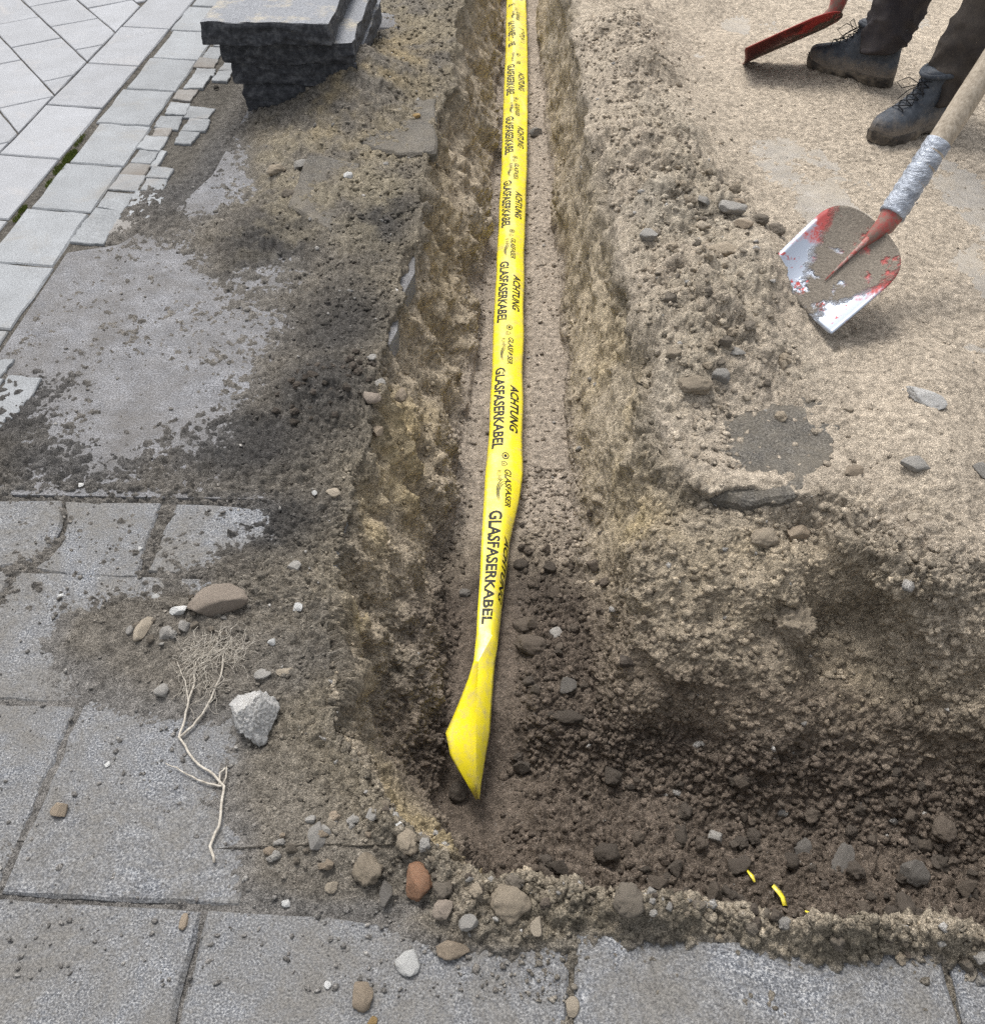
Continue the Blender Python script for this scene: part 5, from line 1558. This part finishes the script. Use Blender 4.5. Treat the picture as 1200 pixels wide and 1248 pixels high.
mp_, nt_, b_ = newmat('red_paint')
n_ = N(nt_)
n_.link(n_.mix(n_.ramp(n_.noise(45, 6, 0.75), [(0.38, 0.15), (0.58, 0.95)]), (0.36, 0.045, 0.042), (0.19, 0.15, 0.12)), b_.inputs['Base Color'])
b_.inputs['Roughness'].default_value = 0.5
M['red'] = mp_
mp_, nt_, b_ = newmat('silver_tape')
n_ = N(nt_)
mpn = nt_.nodes.new('ShaderNodeMapping'); mpn.inputs['Scale'].default_value = (1, 1, 3.2); mpn.inputs['Rotation'].default_value = (0.4, 0.3, 0)
n_.link(n_.co, mpn.inputs[0])
n_.link(n_.ramp(n_.noise(26, 5, 0.7, mpn.outputs[0], 1.2), [(0.3, (0.16, 0.175, 0.205)), (0.5, (0.34, 0.37, 0.42)), (0.7, (0.58, 0.62, 0.69))]), b_.inputs['Base Color'])
b_.inputs['Metallic'].default_value = 0.35
b_.inputs['Roughness'].default_value = 0.36
n_.bump(b_, n_.noise(24, 5, 0.7, mpn.outputs[0], 1.5), 0.9, 0.010)
M['silver'] = mp_

mp_, nt_, b_ = newmat('scuffed_rib')
n_ = N(nt_)
n_.link(n_.mix(n_.ramp(n_.noise(50, 6, 0.75), [(0.4, 0.0), (0.6, 1.0)]), (0.36, 0.32, 0.28), (0.38, 0.08, 0.07)), b_.inputs['Base Color'])
M['rib'] = mp_
TL = Vector((0.6263, 2.2972, 0.08)); TR = Vector((0.7524, 2.0669, 0.022)); NK = Vector((0.8921, 2.3073, 0.2))
HE = Vector((1.1153, 2.544, 0.5))
tipm = (TL + TR) / 2
org = Vector((tipm.x, tipm.y, tipm.z))
sh1 = empty('shovel', org)
tag(sh1, 'sand shovel with worn red and silver blade and wooden handle wrapped in silver tape', 'shovel')
ax1 = NK - tipm
bl1, nrm1 = make_blade('blade', tipm, (TR - TL) / 2 / 1.0, ax1 * 0.97, M['blade_a'], sh1, org, 0.030)
hd = (HE - NK).normalized()
n0 = NK + nrm1 * 0.004
sock = [tipm + ax1 * 0.72 + nrm1 * 0.004, tipm + ax1 * 0.86 + nrm1 * 0.008, n0, n0 + hd * 0.035, n0 + hd * 0.08]
tube('socket', [p - org for p in sock], [0.006, 0.016, 0.025, 0.029, 0.030], M['red'], sh1, 18)
rs = tube('rib', [p - org for p in [tipm + ax1 * 0.30 + nrm1 * 0.002, tipm + ax1 * 0.5 + nrm1 * 0.005, tipm + ax1 * 0.7 + nrm1 * 0.009, tipm + ax1 * 0.85 + nrm1 * 0.012]], [0.0015, 0.0035, 0.0055, 0.009], M['rib'], sh1, 10)
wr = []
wrad = []
for k in range(28):
    t = k / 27
    wr.append(n0 + hd * (0.03 + 0.205 * t) - org)
    wrad.append(0.0335 - 0.002 * t + 0.0014 * math.sin(k * 2.4) + 0.001 * math.sin(k * 5.1))
tube('tape_wrap', wr, wrad, M['silver'], sh1, 28)
hpts, hr = [], []
for k in range(26):
    t = k / 25
    hpts.append(n0 + hd * (0.05 + 1.15 * t) + Vector((0.002 * math.sin(t * 9), 0, 0.002 * math.sin(t * 7))) - org)
    hr.append(0.0300 - 0.0015 * t + 0.0006 * math.sin(t * 31))
tube('handle', hpts, hr, M['wood'], sh1, 24)

# red shovel held by the worker
T2 = Vector((*(0.7926, 3.8376), 0.052))
NK2 = Vector((1.0707, 3.9002, 0.135))
ax2 = Vector((0.335, 0.02, 0.150))
wv2 = Vector((0.02, 0.102, -0.062))
org2 = T2.copy()
sh2 = empty('shovel', org2)
tag(sh2, 'red-bladed shovel standing on its tip in front of the worker boots', 'shovel')
bl2, nrm2 = make_blade('blade', T2 + Vector((0.0, 0.03, 0)), wv2, ax2, M['blade_b'], sh2, org2, 0.018, rib=0.006)
nk2 = T2 + Vector((0, 0.03, 0)) + ax2 * 0.90 + nrm2 * 0.012
hd2 = Vector((0.055, 0.02, 0.30)).normalized()
tube('socket', [p - org2 for p in [T2 + ax2 * 0.62 + Vector((0, .03, 0)) + nrm2 * 0.006, T2 + ax2 * 0.80 + Vector((0, .03, 0)) + nrm2 * 0.014, nk2 + hd2 * 0.02, nk2 + hd2 * 0.06, nk2 + hd2 * 0.105]], [0.008, 0.018, 0.026, 0.030, 0.031], M['red'], sh2, 18)
tube('handle', [nk2 + hd2 * (0.07 + 0.12 * k) - org2 for k in range(10)], [0.026] * 10, M['wood'], sh2, 20)

# ------------------------------------------------------------------ the worker (legs in view)
def fabric(name, c0, c1):
    m, nt, b = newmat(name)
    n = N(nt)
    c = n.mix(n.ramp(n.noise(16, 6, 0.7), [(0.35, 0.0), (0.68, 1.0)]), c0, c1)
    c = n.mix(n.ramp(n.noise(38, 8, 0.8), [(0.60, 0.0), (0.72, 0.55)]), c, (0.22, 0.185, 0.15))
    n.link(c, b.inputs['Base Color'])
    b.inputs['Roughness'].default_value = 0.9
    n.bump(b, n.math('ADD', n.noise(900, 2), n.math('MULTIPLY', n.noise(30, 5), 1.5)), 0.35, 0.004)
    return m
M['trouser'] = fabric('work_trousers', (0.036, 0.032, 0.036), (0.062, 0.053, 0.050))
M['trouser2'] = fabric('trouser_panel', (0.034, 0.029, 0.027), (0.070, 0.058, 0.048))
def leather():
    m, nt, b = newmat('boot_leather')
    n = N(nt)
    c = n.mix(n.ramp(n.noise(22, 7, 0.75), [(0.35, 0.0), (0.66, 1.0)]), (0.022, 0.027, 0.036), (0.075, 0.085, 0.10))
    c = n.mix(n.ramp(n.noise(60, 8, 0.8), [(0.58, 0.0), (0.70, 0.7)]), c, (0.24, 0.205, 0.165))
    sz = nt.nodes.new('ShaderNodeSeparateXYZ')
    n.link(n.co, sz.inputs[0])
    low = n.ramp(n.math('ADD', sz.outputs[2], n.math('MULTIPLY', n.math('SUBTRACT', n.noise(26, 8, 0.8), 0.5), 0.14)), [(0.045, 0.85), (0.085, 0.0)])
    c = n.mix(low, c, n.mul(n.ramp(n.noise(200, 4, 0.7), [(0.3, 0.6), (0.7, 1.3)]), (0.19, 0.16, 0.13)))
    n.link(c, b.inputs['Base Color'])
    b.inputs['Roughness'].default_value = 0.55
    n.bump(b, n.noise(110, 6, 0.75), 0.4, 0.003)
    return m
M['leather'] = leather()
M['sole'] = stone_material('boot_sole', (0.055, 0.048, 0.042), 0.4, 60, 0.85, dust=(0.20, 0.165, 0.125))
mp_, nt_, b_ = newmat('boot_lace'); b_.inputs['Base Color'].default_value = (0.010, 0.010, 0.012, 1); M['lace'] = mp_
mp_, nt_, b_ = newmat('reflective_piping'); b_.inputs['Base Color'].default_value = (0.30, 0.30, 0.31, 1); M['piping'] = mp_

person = empty('person', (1.28, 3.55, 0.0))
tag(person, 'person in dark work trousers and muddy black lace-up boots standing on the sand', 'person')
PO = person.location.copy()

def boot_outline(s, w):
    """half width at s (0 heel .. 1 toe)"""
    return w * (1.0 * float(itp(s, [(0, 0.0), (0.02, 0.40), (0.06, 0.62), (0.13, 0.78), (0.28, 0.80), (0.42, 0.80), (0.58, 0.93), (0.72, 1.0), (0.84, 0.92), (0.92, 0.74), (0.97, 0.50), (1.0, 0.0)])))
def make_boot(heel, toe, parent_o, mirror=1, zb=0.004):
    heel, toe = Vector(heel), Vector(toe)
    d = (toe - heel); d.z = 0; Ln = d.length; d.normalize()
    s_ = Vector((-d.y, d.x, 0))
    b0 = empty('boot', (0, 0, 0), parent_o)
    b0.location = Vector((heel.x, heel.y, zb)) - PO
    def W(x, y, z): return d * x + s_ * y + Vector((0, 0, z))
    # sole
    nr = 36
    V = []
    prof = [(0.0, 0.94), (0.006, 1.0), (0.020, 1.03), (0.030, 1.02), (0.034, 0.97)]
    for z, k in prof:
        for i in range(nr * 2):
            a = i / (nr * 2) * 2 * math.pi
            x = 0.5 - 0.5 * math.cos(a)
            y = boot_outline(x, 0.056) * (1 if a <= math.pi else -1)
            toe_up = 0.016 * max(0, (x - 0.78) / 0.22) ** 2
            gap = 0.010 if (0.36 < x < 0.50 and z < 0.007) else 0.0
            tread = 0.004 * (1 if (i % 4) < 2 else 0) if z < 0.02 else 0
            V.append(W((x - 0.5) * Ln * (0.98 + 0.02 * k) + 0.5 * Ln, y * k - math.copysign(tread, y), z + toe_up + gap))
    n2 = nr * 2
    bm = bmesh.new()
    vv = [bm.verts.new(v) for v in V]
    for r in range(len(prof) - 1):
        for i in range(n2):
            try: bm.faces.new((vv[r * n2 + i], vv[r * n2 + (i + 1) % n2], vv[(r + 1) * n2 + (i + 1) % n2], vv[(r + 1) * n2 + i]))
            except ValueError: pass
    bm.faces.new(vv[:n2][::-1]); bm.faces.new(vv[-n2:])
    bmesh.ops.recalc_face_normals(bm, faces=bm.faces)
    obj('sole', from_bm('sole', bm, False), M['sole'], b0)
    # upper: stacked outlines
    lev = [(0.030, 0.0, 0.985, 0.053), (0.045, -0.004, 0.985, 0.054), (0.062, -0.004, 0.970, 0.053), (0.078, -0.002, 0.925, 0.050), (0.090, 0.0, 0.85, 0.047), (0.100, 0.002, 0.765, 0.046),
           (0.112, 0.004, 0.68, 0.046), (0.126, 0.006, 0.605, 0.046), (0.142, 0.008, 0.55, 0.047), (0.160, 0.006, 0.515, 0.049), (0.180, 0.0, 0.50, 0.052), (0.20, -0.004, 0.50, 0.055)]
    zs = np.linspace(0.030, 0.20, 34)
    V = []
    for z in zs:
        h0 = float(itp(z, [(l[0], l[1]) for l in lev])); t0 = float(itp(z, [(l[0], l[2]) for l in lev])); w0 = float(itp(z, [(l[0], l[3]) for l in lev]))
        k = float(sst(0.07, 0.15, z))
        for i in range(n2):
            a = i / n2 * 2 * math.pi
            x = 0.5 - 0.5 * math.cos(a)
            yb = boot_outline(x, w0) * (1 if a <= math.pi else -1)
            ye = w0 * 0.92 * math.sin(a)
            y = yb * (1 - k) + ye * k
            xx = (h0 + (t0 - h0) * x) * Ln
            toe_up = 0.016 * max(0, (x * t0 - 0.78) / 0.22) ** 2
            p = W(xx, y, z + toe_up)
            q = p * 1.0
            p += (d * -math.cos(a) * 0.4 + s_ * math.sin(a)) * (0.0022 * mnoise.noise(Vector((xx * 40, y * 40, z * 60))) + 0.0025 * mnoise.noise(Vector((xx * 14 + mirror, y * 14, z * 30))) * 1.0)
            V.append(p)
    bm = bmesh.new()
    vv = [bm.verts.new(v) for v in V]
    for r in range(len(zs) - 1):
        for i in range(n2):
            bm.faces.new((vv[r * n2 + i], vv[r * n2 + (i + 1) % n2], vv[(r + 1) * n2 + (i + 1) % n2], vv[(r + 1) * n2 + i]))
    bm.faces.new(vv[:n2][::-1]); bm.faces.new(vv[-n2:])
    bmesh.ops.recalc_face_normals(bm, faces=bm.faces)
    obj('upper', from_bm('upper', bm, True), M['leather'], b0)
    # heel patch, collar, tongue and laces
    def front(z):
        return (float(itp(z, [(l[0], l[2]) for l in lev]))) * Ln
    lz = [0.098, 0.110, 0.123, 0.138, 0.155, 0.172]
    for j in range(len(lz) - 1):
        for sg in (1, -1):
            a_ = W(front(lz[j]) - 0.014, 0.024 * sg, lz[j] + 0.004)
            m_ = W(front((lz[j] + lz[j + 1]) / 2) + 0.004, 0, (lz[j] + lz[j + 1]) / 2 + 0.008)
            c_ = W(front(lz[j + 1]) - 0.014, -0.024 * sg, lz[j + 1] + 0.004)
            tube('lace', [a_, a_.lerp(m_, .5) + Vector((0, 0, .002)), m_, m_.lerp(c_, .5) + Vector((0, 0, .002)), c_], 0.0018, M['lace'], b0, 6)
    kz = 0.165
    for sg in (1, -1):
        c0 = W(front(kz) + 0.006, 0, kz)
        tube('lace', [c0, c0 + d * 0.03 + s_ * 0.03 * sg + Vector((0, 0, 0.02)), c0 + d * 0.05 + s_ * 0.055 * sg + Vector((0, 0, 0.0)), c0 + d * 0.03 + s_ * 0.045 * sg + Vector((0, 0, -0.02)), c0 + d * 0.004 + s_ * 0.004 * sg], 0.0015, M['lace'], b0, 6)
        tube('lace', [c0, c0 + d * 0.03 + s_ * 0.018 * sg + Vector((0, 0, -0.018)), c0 + d * 0.055 + s_ * 0.032 * sg + Vector((0, 0, -0.048))], 0.0014, M['lace'], b0, 6)
    # collar
    cp = []
    for i in range(25):
        a = i / 24 * 2 * math.pi
        x = 0.5 - 0.5 * math.cos(a)
        cp.append(W((-0.004 + 0.504 * x) * Ln, 0.053 * math.sin(a), 0.196 + 0.006 * math.cos(a)))
    tube('collar', cp, 0.009, M['leather'], b0, 8, False)
    return b0, d, s_, Ln
bA_heel = (1.3224, 3.7462); bA_toe = (1.0458, 3.9475)
bB_heel = (1.4277, 3.4278); bB_toe = (1.1162, 3.2311)
make_boot((*bA_heel, 0), (*bA_toe, 0), person, 1, 0.008)
make_boot((*bB_heel, 0), (*bB_toe, 0), person, -1, 0.008)

def leg(cx, cy, dirv, tops, seed, name='trousers'):
    """rings from hem to hip; tops: list of (z, dx, dy, rx, ry)"""
    zs = np.concatenate([np.linspace(tops[0][0], 0.5, 60), np.linspace(0.52, tops[-1][0], 20)])
    V = []
    ns = 44
    for z in zs:
        ox = float(itp(z, [(t[0], t[1]) for t in tops])); oy = float(itp(z, [(t[0], t[2]) for t in tops])); rx = float(itp(z, [(t[0], t[3]) for t in tops])); ry = float(itp(z, [(t[0], t[4]) for t in tops]))
        fold = float(sst(0.46, 0.12, z))
        for i in range(ns):
            a = 2 * math.pi * i / ns
            # bunched creases that run round the leg above the boot
            w = mnoise.noise(Vector((math.cos(a) * 1.1 + z * 3, math.sin(a) * 1.1 + seed, z * 13 + 0.8 * math.sin(a + seed)))) * 1.6
            w = 1 - 2.2 * abs(w) ** 0.6
            f = 0.0125 * (0.35 + 0.65 * fold) * w + 0.012 * mnoise.noise(Vector((math.cos(a) * 1.5 + seed, math.sin(a) * 1.5, z * 9))) + 0.006 * mnoise.noise(Vector((math.cos(a) * 3 + seed, math.sin(a) * 3, z * 20)))
            hem = 0.012 * math.cos(a - 0.6) if z < tops[0][0] + 0.03 else 0
            V.append(Vector((cx + ox + (rx + f) * math.cos(a), cy + oy + (ry + f) * math.sin(a), z + hem)) - PO)
    # turned-in hem
    inner_ = []
    for i in range(ns):
        p = V[i].copy(); c = Vector((cx + tops[0][1], cy + tops[0][2], 0)) - PO
        q = Vector((c.x + (p.x - c.x) * 0.90, c.y + (p.y - c.y) * 0.90, p.z + 0.02))
        inner_.append(q)
    V = inner_ + V
    f = grid_faces(len(zs) + 1, ns, True)
    return obj(name, mesh_np(name, [tuple(v) for v in V], f, True), M['trouser' if seed < 5 else 'trouser2'], person)
dA = (Vector(bA_toe) - Vector(bA_heel)).normalized(); dB = (Vector(bB_toe) - Vector(bB_heel)).normalized()
aA = Vector(bA_heel) + dA * 0.075; aB = Vector(bB_heel) + dB * 0.065
legA = leg(aA.x, aA.y, dA, [(0.135, 0, 0, 0.078, 0.076), (0.2, 0.005, 0.0, 0.084, 0.082), (0.3, 0.035, 0.0, 0.092, 0.088), (0.45, 0.06, -0.03, 0.092, 0.09), (0.60, 0.08, -0.06, 0.10, 0.10), (0.95, 0.08, -0.12, 0.12, 0.12)], 2.0, 'trouser_leg')
legB = leg(aB.x, aB.y, dB, [(0.115, 0.005, 0, 0.086, 0.080), (0.2, 0.02, 0.0, 0.092, 0.086), (0.3, 0.06, 0.01, 0.102, 0.094), (0.42, 0.095, 0.03, 0.104, 0.098), (0.60, 0.10, 0.08, 0.108, 0.105), (0.95, 0.04, 0.16, 0.12, 0.12)], 7.0, 'trouser_leg')
pp = []
for k in range(26):
    z = 0.14 + 0.30 * k / 25
    ox = float(itp(z, [(0.115, 0.005), (0.2, 0.02), (0.3, 0.06), (0.42, 0.095)])); r = float(itp(z, [(0.115, 0.083), (0.2, 0.091), (0.3, 0.101), (0.42, 0.105)]))
    a = -1.15 + 0.5 * math.sin(z * 11)
    pp.append(Vector((aB.x + ox + r * math.cos(a), aB.y + r * math.sin(a), z)) - PO)
tube('reflective_piping', pp, 0.0032, M['piping'], legB, 6)
# upper body, above the picture
def skin_body():
    J = [((1.36, 3.55, 0.93), 0.16), ((1.33, 3.55, 1.15), 0.16), ((1.28, 3.55, 1.38), 0.17), ((1.25, 3.55, 1.50), 0.07), ((1.22, 3.55, 1.58), 0.08), ((1.20, 3.55, 1.72), 0.10),
         ((1.27, 3.37, 1.42), 0.07), ((1.18, 3.33, 1.18), 0.055), ((1.16, 3.62, 1.02), 0.045), ((1.27, 3.74, 1.42), 0.07), ((1.22, 3.86, 1.18), 0.055), ((1.17, 3.82, 0.90), 0.045)]
    E_ = [(0, 1), (1, 2), (2, 3), (3, 4), (4, 5), (2, 6), (6, 7), (7, 8), (2, 9), (9, 10), (10, 11)]
    me = bpy.data.meshes.new('body')
    me.from_pydata([tuple(Vector(j[0]) - PO) for j in J], E_, [])
    o = obj('body', me, M['trouser2'], person)
    m_ = o.modifiers.new('skin', 'SKIN')
    for i, j in enumerate(J):
        me.skin_vertices[0].data[i].radius = (j[1], j[1])
    me.skin_vertices[0].data[0].use_root = True
    o.modifiers.new('smooth', 'SUBSURF').render_levels = 2
skin_body()
